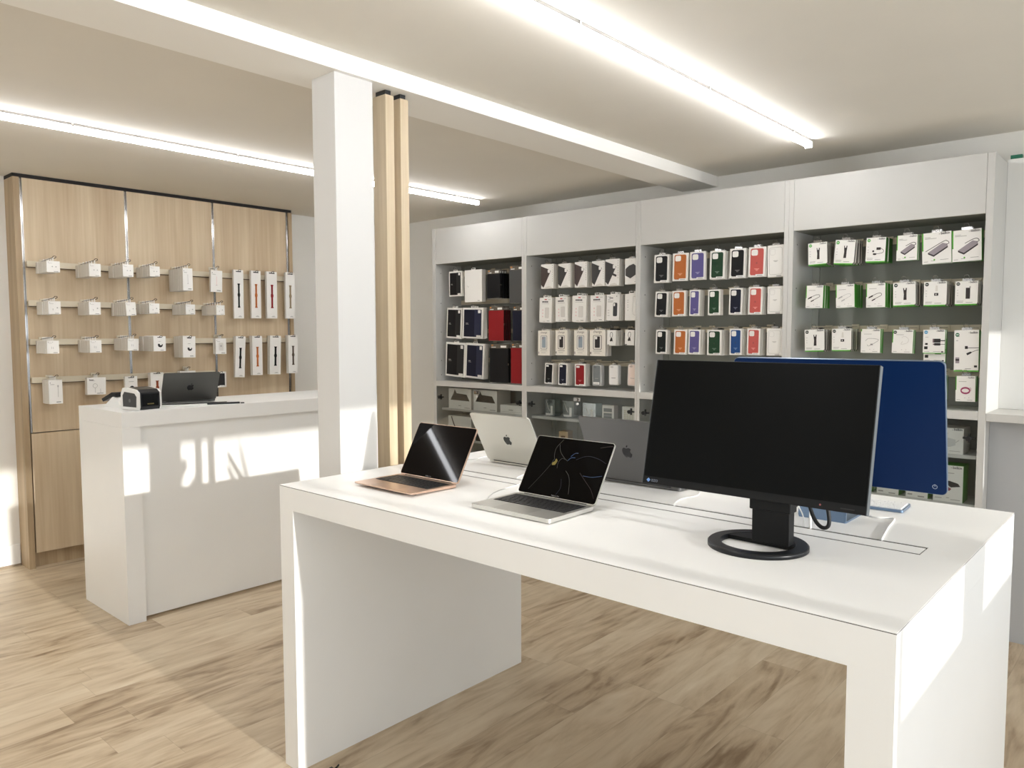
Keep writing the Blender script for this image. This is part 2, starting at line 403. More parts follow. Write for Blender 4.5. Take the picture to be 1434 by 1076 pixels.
# ------------------------------------------------------------------ grey cabinet wall
BAYS = ((3.7235, 4.7355, .0235, .037), (2.7295, 3.7235, .0185, .0235), (1.727, 2.7295, .027, .0185), (.728, 1.727, .033, .027))  # y0,y1, right side thickness, left side thickness
BN = ('leftmost grey cabinet holding tablet covers over white boxes', 'second grey cabinet from the left, with slim phone boxes and knobbed glass doors',
      'third grey cabinet from the left, filled with colourful phone cases', 'rightmost grey cabinet filled with green and white cable boxes')
ZR = (2.054, 1.811, 1.567, 1.325)
for k, (y0, y1, tr, tl) in enumerate(BAYS):
    U = thing('shelf_cabinet', BN[k], 'cabinet', (4.30, (y0+y1)/2, 0), group='grey display cabinets along the back wall')
    a, b = y0-(y0+y1)/2, y1-(y0+y1)/2
    for (p, q) in ((a, a+tr), (b-tl, b)):
        m = MB(); m.box(0, .33, p+.0004, q-.0004, 0, 2.41, GREYC, .0008); m.obj('side_panel', U)
    i0, i1 = a+tr, b-tl
    m = MB(); m.box(.001, .02, i0+.001, i1-.001, 2.122, 2.41, GREYC); m.obj('header_panel', U)
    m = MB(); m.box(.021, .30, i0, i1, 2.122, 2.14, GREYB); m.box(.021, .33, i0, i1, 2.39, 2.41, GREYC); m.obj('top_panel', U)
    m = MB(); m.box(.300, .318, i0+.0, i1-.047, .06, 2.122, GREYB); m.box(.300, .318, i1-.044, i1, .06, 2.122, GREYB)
    m.box(.318, .325, i0, i1, .06, 2.12, mat((30,30,30), .9)); m.obj('back_panel', U)
    m = MB(); m.box(0, .298, i0, i1, 1.110, 1.153, GREYC, .0008); m.obj('counter_shelf', U)
    for z in (.905, .655, .38):
        m = MB(); m.box(.06, .298, i0+.001, i1-.001, z, z+.019, GREYC); m.obj('inner_shelf', U)
    m = MB(); m.box(.0, .298, i0, i1, .06, .10, GREYC); m.box(.03, .05, i0, i1, 0, .06, GREYC); m.obj('plinth', U)
    for z in ZR:
        m = MB(); m.box(.286, .299, i0+.01, i1-.01, z-.018, z+.018, RAIL); m.obj('rail', U)
    mid = (i0+i1)/2
    for (p, q, s) in ((i0+.002, mid-.0015, -1), (mid+.0015, i1-.002, 1)):
        d = MB(); d.box(.002, .007, p, q, .105, 1.104, GLASS); d = d.obj('glass_door', U)
        h = MB(); yy = p+.035 if s < 0 else q-.035
        h.cyl((-.010, yy, 1.017), (.002, yy, 1.017), .013, BLACK); h.cyl((.008, yy, 1.017), (.02, yy, 1.017), .010, BLACK)
        h.box(.012, .024, yy-.028, yy+.028, 1.012, 1.022, BLACK); h.box(.012, .024, yy-.004, yy+.004, .995, 1.040, BLACK)
        h.obj('door_hinge', d)
    h = MB(); h.box(-.006, .002, mid-.030, mid+.030, 1.062, 1.09, CHROME, .003); h.cyl((-.018, mid, 1.076), (-.006, mid, 1.076), .010, CHROME)
    h.cyl((-.010, mid-.004, 1.045), (.0, mid-.004, 1.045), .008, mat((240,240,238), .3)); h.obj('door_lock', U)
    sc = MB()
    for z in (2.05, 1.80, 1.56, 1.32, 1.2):
        sc.cyl((.06, i1-.0008, z), (.06, i1+.0005, z), .004, mat((90,90,90), .4), 8)
    sc.obj('shelf_pin_holes', U)

N = thing('wall_niche_unit', 'light grey niche with a deep ledge at the right end of the cabinets', 'cabinet', (4.30, .72, 0))
m = MB(); m.box(.32, .34, -2.3, .0075, 1.148, 2.425, mat((232,232,230), .5)); m.obj('back_board', N)
m = MB(); m.box(0, .379, -2.3, .0075, 1.108, 1.147, GREYC, .001); m.obj('ledge', N)
m = MB(); m.box(.105, .12, -2.3, .0075, .0, 1.1075, mat((178,180,182), .5)); m.obj('lower_panel', N)
g = MB(); g.box(0, .03, -.02, .03, 0, .022, mat((24,110,84), .5)); g = g.obj('green_box', None, (4.635, .69, 2.4255))
tag(g, 'small dark green box lying on top of the niche beside the cabinets', 'box')
# ------------------------------------------------------------------ laptops
APPLE_BODY = [(0,.62),(.10,.66),(.22,.70),(.34,.68),(.44,.60),(.47,.55),(.38,.47),(.34,.36),(.35,.22),(.43,.11),(.50,.07),(.44,-.10),(.34,-.26),(.24,-.33),(.13,-.31),(.0,-.27),(-.13,-.31),(-.24,-.33),(-.34,-.26),(-.45,-.08),(-.52,.14),(-.52,.36),(-.44,.56),(-.32,.67),(-.20,.69),(-.08,.64)]
APPLE_LEAF = [(.0,.74),(.02,.86),(.10,.96),(.20,1.0),(.20,.90),(.14,.80),(.06,.74)]
def apple(mb, cx, cz, h, mt, y, flip=1):
    s = h/1.33
    for P in (APPLE_BODY, APPLE_LEAF):
        mb.face([(cx + flip*a*s, y, cz + (b-.33)*s) for a, b in P], mt)
def keyboard_mesh(w, y0, y1, z, well, key, cols=14, rows=6, h=.0012):
    m = MB(); m.box(-w/2, w/2, y0, y1, z-.0002, z+.0003, well)
    ph = (y1-y0-.004)/rows
    for r in range(rows):
        yy = y1-.002-(r+1)*ph; hh = ph-.0024
        if r == rows-1:
            lay = [1,1,1,1.25,5.2,1.25,1,1,1,1]
        else:
            lay = [[1]*14, [1]*13+[1.5], [1.5]+[1]*13, [1.8]+[1]*11+[1.8], [2.3]+[1]*10+[2.3]][r]
        tot = sum(lay); x = -w/2+.002; u = (w-.004)/tot
        for k in lay:
            m.box(x+.0012, x+k*u-.0012, yy, yy+hh, z+.0003, z+.0003+h, key); x += k*u
    return m
def laptop(label, loc, rotz, w, d, t, lid, ang, body, glassm, logo=None, art=None, wordmark=None, wedge=False, bodyname='laptop'):
    L = thing('laptop', label, 'laptop', loc, rotz, None)
    A = mat(body, .32, .85, name='anodised_aluminium')
    A2 = mat(tuple(int(v*.93) for v in body), .28, .8, name='trackpad_surface')
    m = MB()
    out = rrect(-w/2, w/2, -d, 0, .010)
    z0 = .0025
    if wedge:
        n = len(out); vb = [m.bm.verts.new((a*.985, b*.97, z0 + (t-.004-z0)*(-b/d)*0.75)) for a, b in out]; vt = [m.bm.verts.new((a, b, t)) for a, b in out]
        vm = [m.bm.verts.new((a, b, t-.003)) for a, b in out]
        i = m.mi(A); fs = [m.bm.faces.new(vb[::-1]), m.bm.faces.new(vt)]
        for k in range(n):
            fs.append(m.bm.faces.new((vb[k], vb[(k+1)%n], vm[(k+1)%n], vm[k]))); fs.append(m.bm.faces.new((vm[k], vm[(k+1)%n], vt[(k+1)%n], vt[k])))
    else:
        m.prism([(a*.99, b*.99-.001) for a, b in out], 2, z0, z0+.003, A); m.prism(out, 2, z0+.003, t, A)
    b = m.obj('base', L)
    f = MB()
    for sx in (-1, 1):
        for yy in (-.025, -d+.04): f.cyl((sx*(w/2-.03), yy, 0), (sx*(w/2-.03), yy, z0 + (.004 if wedge else .001)), .008, BLACK, 12)
    f.obj('rubber_feet', L)
    keyboard_mesh(w*.905, -d*.60, -d*.10, t, mat((14,14,15), .6), mat((22,22,24), .45)).obj('keyboard', L)
    m = MB(); m.prism(rrect(-w*.215, w*.215, -d*.965, -d*.635, .005), 2, t, t+.0003, A2); m.obj('trackpad', L)
    # hinge, lid, screen
    m = MB(); m.cyl((-w*.40, .001, t-.002), (w*.40, .001, t-.002), .004, mat((30,30,30), .5), 12); m.obj('hinge', L)
    o = MB(); o.prism(rrect(-w/2, w/2, 0, lid, .010), 1, .0, .0055, A)
    o = o.obj('lid', L, (0, 0, t+.001), (-ang, 0, 0))
    s = MB(); s.prism(rrect(-w/2+.0018, w/2-.0018, .003, lid-.0018, .008), 1, -.0008, -.0001, glassm)
    if art: art(s, w, lid)
    if wordmark: s.text(wordmark, .0055, 0, .0062, mat((160,160,160), .5), y=-.0011, align='c')
    s.obj('screen', o)
    if logo:
        q = MB(); apple(q, 0, lid*.5, .050, logo, .0060, -1); q = q.obj('logo', o)
    return L
TT = 1.015
def pro_art(s, w, h):
    cols = {'g': (120,108,56), 'b': (36,64,104), 'w': (62,62,58), 'd': (36,24,26), 'n': (24,28,46)}
    def st(pts, c, wd=.0012):
        P = curve([(w*(a-.5), h*b) for a, b in pts], 6); L, R = ribbon(P, wd); mt = mat(cols[c], .4, emit=cols[c], estr=.04)
        for k in range(len(P)-1): s.face([(L[k][0], -.0011, L[k][1]), (R[k][0], -.0011, R[k][1]), (R[k+1][0], -.0011, R[k+1][1]), (L[k+1][0], -.0011, L[k+1][1])], mt)
    st([(.36,.97),(.30,.82),(.31,.68),(.345,.60)], 'w'); st([(.33,.88),(.37,.76),(.45,.66),(.50,.62)], 'w')
    st([(.13,.08),(.22,.30),(.30,.52),(.32,.62)], 'w', .0010); st([(.40,.48),(.39,.58),(.42,.65),(.46,.64)], 'w', .0010)
    st([(.52,.46),(.58,.38),(.62,.26),(.65,.10)], 'w'); st([(.50,.06),(.53,.18),(.50,.32)], 'n'); st([(.75,.42),(.86,.42),(.97,.46)], 'b', .0016)
    st([(.52,.70),(.56,.76),(.60,.77)], 'b', .002); st([(.50,.63),(.53,.68),(.58,.69)], 'b', .002)
    st([(.60,.66),(.72,.74),(.86,.72),(.97,.66)], 'n'); st([(.70,.46),(.80,.34),(.90,.22),(.96,.10)], 'd'); st([(.84,.90),(.92,.93),(.99,.95)], 'd', .0016)
    P = [(.32,.52),(.36,.53),(.375,.60),(.35,.64),(.34,.59),(.315,.56)]
    s.face([(w*(a-.5), -.0012, h*b) for a, b in P], mat((110,96,40), .4, emit=(150,130,50), estr=.04))
def air_art(s, w, h):
    P = curve([(w*(a-.5), h*b) for a, b in ((.02,.99),(.10,.72),(.30,.45),(.52,.26),(.66,.06))], 8)
    L, R = ribbon(P, .016); mt = mat((26,10,16), .1)
    for k in range(len(P)-1): s.face([(L[k][0], -.0010, L[k][1]), (R[k][0], -.0010, R[k][1]), (R[k+1][0], -.0010, R[k+1][1]), (L[k+1][0], -.0010, L[k+1][1])], mt)
laptop('gold laptop open beside the pillar with a dark screen', (1.782, 1.997, TT), -PI/2, .304, .209, .0135, .206, math.radians(29), (218,188,168), mat((6,3,4), .04, spec=.12), None, None, 'MacBook Air', True)
laptop('silver open laptop facing the viewer with thin coloured lines on its black screen', (1.815, 1.448, TT), -PI/2, .306, .216, .0150, .205, math.radians(32), (214,213,208), BLACKG, None, pro_art, 'MacBook Pro')
laptop('silver laptop seen from behind, dark apple logo on its lid', (2.240, 1.976, TT), PI/2, .312, .221, .0150, .226, math.radians(28.7), (206,205,198), BLACKG, mat((60,62,62), .2, .6))
laptop('large space grey laptop seen from behind the black monitor', (2.222, 1.412, TT), PI/2, .345, .240, .0155, .246, math.radians(24.6), (112,112,112), BLACKG, mat((62,62,64), .25, .6))
# laptop on the counter, lid turned to the room
laptop('dark grey laptop on the white counter seen from behind', (2.075, 4.462, 1.1365), PI-.22, .312, .221, .0150, .206, math.radians(35), (92,92,90), BLACKG, mat((34,34,36), .25, .6))

# ------------------------------------------------------------------ black monitor
def lid_frame(dx, dz):
    return math.atan2(dx, dz)
E_ = thing('monitor', 'large black computer monitor on a round ring base at the table front', 'monitor', (1.777, .775, TT), -PI/2)
# local frame: right = -world y, back = +world x
BLK = mat((13,14,15), .5, spec=.25, name='matt_black_plastic'); BLK2 = mat((22,24,27), .35, spec=.3, name='satin_black_plastic')
n = 64; m = MB(); i = m.mi(BLK2); ro, ri, hh = .120, .088, .012
R = []
for k in range(n):
    a = 2*PI*k/n; c, s = math.cos(a), math.sin(a)
    R.append([m.bm.verts.new((c*r_, s*r_, z)) for r_, z in ((ro, 0), (ro, hh-.003), (ro-.003, hh), (ri+.002, hh), (ri, hh-.002), (ri, 0))])
fs = []
for k in range(n):
    for j in range(6):
        f = m.bm.faces.new((R[k][j], R[(k+1)%n][j], R[(k+1)%n][(j+1)%6], R[k][(j+1)%6])); f.smooth = j in (0, 4); fs.append(f)
bmesh.ops.recalc_face_normals(m.bm, faces=fs)
pl = [(ri*1.01*math.cos(t), ri*1.01*math.sin(t)) for t in [math.radians(q) for q in range(8, 173, 10)]]
m.prism(pl, 2, .001, hh-.001, BLK)
m.obj('ring_base', E_)
nx = -(.745-.775)
m = MB(); m.box(nx-.047, nx+.047, .002, .034, hh-.001, .105, BLK, .002); m.obj('neck', E_)
m = MB(); m.box(nx-.052, nx+.052, -.004, .036, .092, .135, BLK, .003); m.box(nx-.046, nx+.046, .038, .06, .10, .33, BLK, .003); m.obj('height_slider', E_)
lean = math.atan2(.072, .330); PW, PH = .572, .338
P_ = MB(); P_.box(-PW/2, PW/2, 0, .020, 0, PH, BLK, .0012, ); 
P_ = P_.obj('housing', E_, (-(.800-.775), 1.742-1.777, 1.139-TT), (-lean, 0, 0))
m = MB(); m.box(-PW/2+.05, PW/2-.05, .0203, .048, .05, PH-.04, BLK, .010); m.obj('rear_cover', P_)
m = MB(); m.box(PW/2+.0001, PW/2+.0012, .001, .019, .001, PH-.001, mat((92,98,102), .4, .2)); m.obj('side_trim', P_)
m = MB(); m.box(-PW/2-.0012, -PW/2-.0001, .001, .019, .001, PH-.001, mat((92,98,102), .4, .2)); m.obj('side_trim', P_)
m = MB(); m.box(-PW/2+.004, PW/2-.002, -.0008, -.0001, .020, PH-.002, mat((4,5,5), .32, name='matt_screen', spec=.1)); m.obj('screen', P_)
m = MB(); m.prism([(-PW/2+.018, .0045), (-PW/2+.0235, .010), (-PW/2+.018, .0155), (-PW/2+.0125, .010)], 1, -.0010, -.0002, mat((110,150,210), .4))
m.text('EIZO', .009, -PW/2+.027, .0068, mat((110,118,130), .4), y=-.0010, bold=.02); m.obj('logo', P_)
m = MB(); m.prism(circle(PW/2-.10, .010, .0022), 1, -.0010, -.0002, mat((150,80,80), .4)); m.box(PW/2-.055, PW/2-.025, -.0008, -.0001, .007, .010, BLACK); m.obj('power_light', P_)
m = MB(); m.tube(curve([(.07,.07,.22), (.088,.09,.115), (.105,.09,.068), (.125,.088,.051), (.140,.088,.060), (.138,.085,.10), (.12,.07,.20)], 8), .0048, BLACK, 10); m.obj('power_cable', E_)

# ------------------------------------------------------------------ blue all-in-one computer, back to the room
I_ = thing('all_in_one_computer', 'slim dark blue all-in-one computer seen from behind, right of the black monitor', 'computer', (2.225, .752, TT), PI/2)
BLU = mat((4,38,84), .40, .0, name='deep_blue_aluminium', spec=.2); STB = mat((120,142,170), .28, .8, name='pale_blue_aluminium')
# local: right = +world y, user side = +world x (local -y), back towards camera = local +y
m = MB(); m.prism(rrect(-.066, .066, -.075, .075, .004), 2, 0, .005, STB); m.obj('foot', I_)
m = MB(); m.prism([(.075, .005), (.070, .005), (.052, .24), (.057, .24)], 0, -.066, .066, STB); m.obj('stand', I_)
IL = math.atan2(.078, .361)
o = MB(); o.prism(rrect(-.288, .288, 0, .369, .014), 1, 0, .0115, STB); o.prism(rrect(-.2868, .2868, .0012, .3678, .0135), 1, .0116, .0124, BLU)
o = o.obj('display_housing', I_, (0, -(2.262-2.225)-.0115, 1.109-TT), (-IL, 0, 0))
m = MB(); m.box(-.28, .28, -.0008, -.0001, .07, .36, BLACKG); m.obj('screen', o)
m = MB(); c_ = circle(-.259, .022, .0062, 20); c2 = circle(-.259, .022, .0050, 20); gm = mat((190,200,215), .4)
for k in range(20): m.face([(c_[k][0], .0128, c_[k][1]), (c_[(k+1)%20][0], .0128, c_[(k+1)%20][1]), (c2[(k+1)%20][0], .0128, c2[(k+1)%20][1]), (c2[k][0], .0128, c2[k][1])], gm)
m.box(-.2595, -.2585, .0126, .0130, .022, .029, gm); m.obj('power_button', o)
kb = thing('keyboard', 'low white keyboard with pale blue edge behind the black monitor', 'keyboard', (2.432, .745, TT), PI/2+.06)
m = MB(); m.prism(rrect(-.140, .140, -.057, .057, .008), 2, .001, .0085, STB); m.obj('body', kb)
keyboard_mesh(.272, -.052, .052, .0085, mat((200,206,214), .4), mat((244,244,244), .4), h=.0022).obj('keys', kb)

# ------------------------------------------------------------------ cords on the table
CW = mat((240,240,238), .35, name='white_cord')
def cord(label, pts, r=.0022, mt=CW):
    m = MB(); m.tube(curve(pts, 8), r, mt, 8); return tag(m.obj('charging_cord'), label, 'cable', 'white charging cords on the table')
z = TT+.0026
cord('white charging cord curving from the grey laptop into the table slot', [(2.280,1.238,TT+.009),(2.276,1.215,z+.001),(2.262,1.19,z),(2.20,1.166,z),(2.137,1.178,z),(2.084,1.173,z),(2.036,1.157,z),(2.036,1.152,TT+.001)])
cord('white power cord bending from the blue computer into the table slot', [(2.32,.700,z),(2.283,.667,z),(2.273,.639,z),(2.290,.612,z),(2.278,.597,z),(2.174,.584,z),(2.045,.563,z),(2.038,.561,TT+.001)], .0028)
cord('white cord lying behind the gold laptop', [(2.34,2.12,TT+.009),(2.335,2.20,z),(2.325,2.229,z),(2.259,2.219,z),(2.212,2.229,z),(2.15,2.28,z),(2.06,2.25,z),(2.038,2.245,TT+.001)])
cord('short white cord reaching the slot behind the silver laptop', [(2.252,1.818,TT+.009),(2.22,1.80,z),(2.15,1.833,z),(2.096,1.826,z),(2.045,1.806,z),(2.038,1.80,TT+.001)])
cord('thin white cord rising behind the black monitor stand', [(2.036,.756,TT+.001),(2.036,.758,TT+.006),(2.036,.762,1.047),(2.05,.785,1.09),(2.10,.79,1.16),(2.155,.775,1.17)], .0018)
cord('thick white plug cord standing out of the slot beside the monitor stand', [(2.036,.741,TT+.001),(2.036,.741,TT+.004),(2.036,.742,1.045),(2.05,.745,1.085),(2.10,.75,1.14),(2.152,.75,1.16)], .0036)
m = MB(); m.tube(curve([(1.665,1.608,z+.004),(1.70,1.63,z),(1.74,1.66,z),(1.82,1.70,z),(1.95,1.72,z),(2.03,1.73,z),(2.036,1.735,z)], 8), .0020, CW, 8)
m.box(1.652, 1.684, 1.603, 1.612, TT+.005, TT+.011, CW)
tag(m.obj('charging_cord'), 'white charging plug and cord at the far side of the silver open laptop', 'cable', 'white charging cords on the table')

# ------------------------------------------------------------------ things on the counter
LP = thing('label_printer', 'small black and white label printer on the counter corner', 'printer', (1.712, 4.236, 1.1365), .15)
WP = mat((232,232,230), .35); DK = mat((22,24,28), .3)
def shell(x0, x1, mt):
    pts = [(-.075,.004),(.085,.004),(.09,.02),(.088,.085),(.07,.118),(.03,.122),(-.055,.112),(-.08,.095),(-.082,.02)]
    m = MB(); m.prism(pts, 0, x0, x1, mt); return m
shell(-.055, .055, DK).obj('body', LP)
for s in (-1, 1):
    o = shell(-.066 if s < 0 else .0555, -.0555 if s < 0 else .066, WP).obj('side_shell', LP)
    m = MB(); x = s*.0665; a = [(-.060,.018),(.066,.018),(.068,.078),(.05,.098),(-.045,.092),(-.064,.075)]
    m.prism(a, 0, min(x, x+s*.001), max(x, x+s*.001), mat((44,46,50), .4)); m.prism(circle(.0, .052, .010), 0, min(x+s*.0011, x+s*.002), max(x+s*.0011, x+s*.002), mat((90,92,96), .4)); m.obj('side_inlay', o)
m = MB(); m.box(-.045, .045, -.0835, -.081, .025, .088, mat((8,9,12), .15)); m.box(-.018, .018, -.086, -.083, .032, .038, mat((120,110,70), .3, .5)); m.obj('label_outlet', LP)
m = MB(); m.box(-.06, .06, -.078, .088, 0, .004, WP); m.obj('base_plate', LP)
TD = thing('card_terminal', 'black card terminal on a white wedge stand behind the label printer', 'card terminal', (1.698, 4.50, 1.1365), .40)
m = MB(); m.prism([(-.075,0),(.07,0),(.055,.012),(.0,.058),(-.012,.056)], 0, -.05, .05, WP); m.box(-.055, .055, -.10, -.07, 0, .008, mat((40,42,46), .4)); m.obj('stand', TD)
m = MB(); m.prism([(-.02,.058),(.0,.0595),(.075,.030),(.085,.045),(.01,.083),(-.015,.080)], 0, -.045, .045, DK); m.obj('terminal_body', TD)
m = MB(); m.box(-.09, .09, -.015, .015, 0, .010, DK, .002); m.box(.094, .116, -.009, .009, 0, .006, DK, .002)
tag(m.obj('cable_plug', None, (2.16, 4.20, 1.1365), (0, 0, -.4)), 'small black plug and adapter lying in front of the counter laptop', 'adapter')
m = MB(); z = 1.1365+.0035
m.tube(curve([(1.83,4.30,z),(1.87,4.27,z),(1.95,4.22,z),(2.02,4.20,z),(2.10,4.235,z),(2.17,4.235,z)], 8), .003, CW, 8)
tag(m.obj('white_cable'), 'white cord running along the counter in front of the laptop', 'cable')
m = MB(); m.tube(curve([(1.80,4.40,z),(1.84,4.43,z),(1.88,4.40,z),(2.0,4.345,z),(2.10,4.322,z),(2.22,4.275,z)], 8), .003, BLACK, 8)
tag(m.obj('black_cable'), 'black cord tangled between the label printer and the counter laptop', 'cable')
m = MB(); z = .003
m.tube(curve([(1.475,2.19,z),(1.50,2.208,z),(1.505,2.195,z),(1.53,2.205,z)], 6), .003, BLACK, 6); m.box(1.490, 1.50, 2.195, 2.205, .0, .010, BLACK)
tag(m.obj('cable_clip'), 'tiny black cable clip lying on the floor inside the table leg', 'clip')
# ------------------------------------------------------------------ goods
ROWN = ('top', 'second', 'third', 'bottom')
def U(c, r=.5): return mat(tuple(int(v*(.62 if max(COL[c]) < 70 else .86)) for v in COL[c]), r, spec=.3)
def PR(mb, w, h, pts, mt, y=-.0008):
    mb.face([(w*(a-.5), y, h*(b-1)) for a, b in pts], mt)
def RC(mb, w, h, x0, z0, x1, z1, mt, y=-.0008): PR(mb, w, h, ((x0,z0),(x1,z0),(x1,z1),(x0,z1)), mt, y)
def LN(mb, w, h, pts, t, mt, y=-.0009):
    P = curve([(w*(a-.5), h*(b-1)) for a, b in pts], 5); L, R = ribbon(P, t)
    for k in range(len(P)-1): mb.face([(L[k][0], y, L[k][1]), (R[k][0], y, R[k][1]), (R[k+1][0], y, R[k+1][1]), (L[k+1][0], y, L[k+1][1])], mt)
def CI(mb, w, h, cx, cz, r, mt, y=-.0009, rz=None): mb.face([(a, y, b) for a, b in circle(w*(cx-.5), h*(cz-1), r, 16, rz)], mt)
def RR(mb, x0, x1, z0, z1, r, mt, y): mb.face([(a, y, b) for a, b in rrect(x0, x1, z0, z1, r, 4)], mt)
PUR = mat((128,112,168), .5); GRN = mat((92,178,58), .45); GRND = mat((46,120,32), .5); GRNS = mat((74,160,48), .5)
HUBG = mat((150,140,146), .4); HUBD = mat((48,40,44), .5); REDT = mat((196,60,66), .5); PINKT = mat((232,196,194), .5)

def base_box(name, w, h, t, front=BOXW, side=BOXS, bottom=None):
    """carton hanging from its top edge: front face in the local y=0 plane, looking towards -y"""
    m = MB(); m.box(-w/2, w/2, 0, t, -h, 0, side, 0, {'-y': front, '-z': bottom or side, '+z': side}); return m
def tabpart(parent, w, hgt=.016, mt=None, dark=True):
    m = MB(); tw = min(w*.42, .045)
    m.box(-tw/2, tw/2, .0025, .0032, 0.0, hgt, mt or CLEARP)
    if dark: RR(m, -tw*.36, tw*.36, hgt*.35, hgt*.72, hgt*.15, mat((40,38,36), .6), .0023)
    m.obj('hang_tab', parent)
def sticker(parent, w, h, x0=.45, x1=.92, z0=.02, z1=.085):
    m = MB(); m.box(w*(x0-.5), w*(x1-.5), -.0034, -.0028, h*(z0-1), h*(z1-1), mat((246,246,244), .5))
    m.box(w*(x0+.08-.5), w*(x1-.06-.5), -.0038, -.0034, h*((z0+z1)/2-.012-1), h*((z0+z1)/2+.008-1), TXTL)
    m.obj('price_sticker', parent)

def casebox(o, w, h, t, col, text_lines=True, small=False):
    if col == 'clear':
        m = MB(); ol = mat((188,186,182), .5)
        x0, x1, z0, z1 = -w*.40, w*.40, -h*.93, -h*.07
        A = rrect(x0, x1, z0, z1, w*.12, 5); B = rrect(x0+.0018, x1-.0018, z0+.0018, z1-.0018, w*.12-.0018, 5)
        for k in range(len(A)):
            q = (k+1) % len(A); m.face([(A[k][0], -.0010, A[k][1]), (A[q][0], -.0010, A[q][1]), (B[q][0], -.0010, B[q][1]), (B[k][0], -.0010, B[k][1])], ol)
        A = rrect(-w*.34, -w*.02, -h*.31, -h*.12, w*.09, 4); B = rrect(-w*.34+.001, -w*.02-.001, -h*.31+.001, -h*.12-.001, w*.09-.001, 4)
        for k in range(len(A)):
            q = (k+1) % len(A); m.face([(A[k][0], -.0010, A[k][1]), (A[q][0], -.0010, A[q][1]), (B[q][0], -.0010, B[q][1]), (B[k][0], -.0010, B[k][1])], ol)
        RC(m, w, h, .36, .50, .64, .515, TXTL, -.001); RC(m, w, h, .42, .475, .58, .487, TXTL, -.001); RC(m, w, h, .55, .02, .85, .035, TXT, -.001)
        m.obj('clear_phone_case', o); return
    cm = U(col); x0, x1, z0, z1 = -w*.38, w*.38, -h*.945, -h*.055
    m = MB(); m.prism(rrect(x0, x1, z0, z1, w*.10, 5), 1, -.0026, -.0002, cm)
    if small: RR(m, x0+w*.05, x0+w*.36, z1-h*.115, z1-h*.035, w*.05, BOXW, -.0030)
    else: RR(m, x0+w*.055, x0+w*.43, z1-h*.235, z1-h*.035, w*.09, BOXW, -.0030)
    pale = mat(tuple(min(255, int(v*.6+110)) for v in COL[col]), .5)
    for k, (a, b) in enumerate(((.36,.66),(.43,.60),(.46,.57))):
        zz = -h*(.74+.028*k); m.face([(w*(a-.5), -.0030, zz), (w*(b-.5), -.0030, zz), (w*(b-.5), -.0030, zz+h*.012), (w*(a-.5), -.0030, zz+h*.012)], pale)
    if col in ('green', 'coral', 'blue') and not small:
        s = MB(); 
        apple(m, 0, -h*.53, h*.085, mat(tuple(int(v*.72) for v in COL[col]), .5), -.0030, 1)
        s.bm.free()
    m.obj('phone_case', o); sticker(o, w, h)

def bel(m, w, h, badge=None, y=-.0009):
    s = .13*w
    m.text('belkin', s, w*.45, -h*.085, TXT, y=y, align='r', bold=.02)
    CI(m, w, h, .60, .935, w*.018, TXTL, y)
    if badge: CI(m, w, h, .13, .89, w*.085, mat(badge, .5), y); RC(m, w, h, .08, .88, .18, .90, mat((225,235,225), .5), y-.0003)
def ticks(m, w, h, L, mt=TXTL):
    for x0, z0, x1 in L: RC(m, w, h, x0, z0, x1, z0+.016, mt)

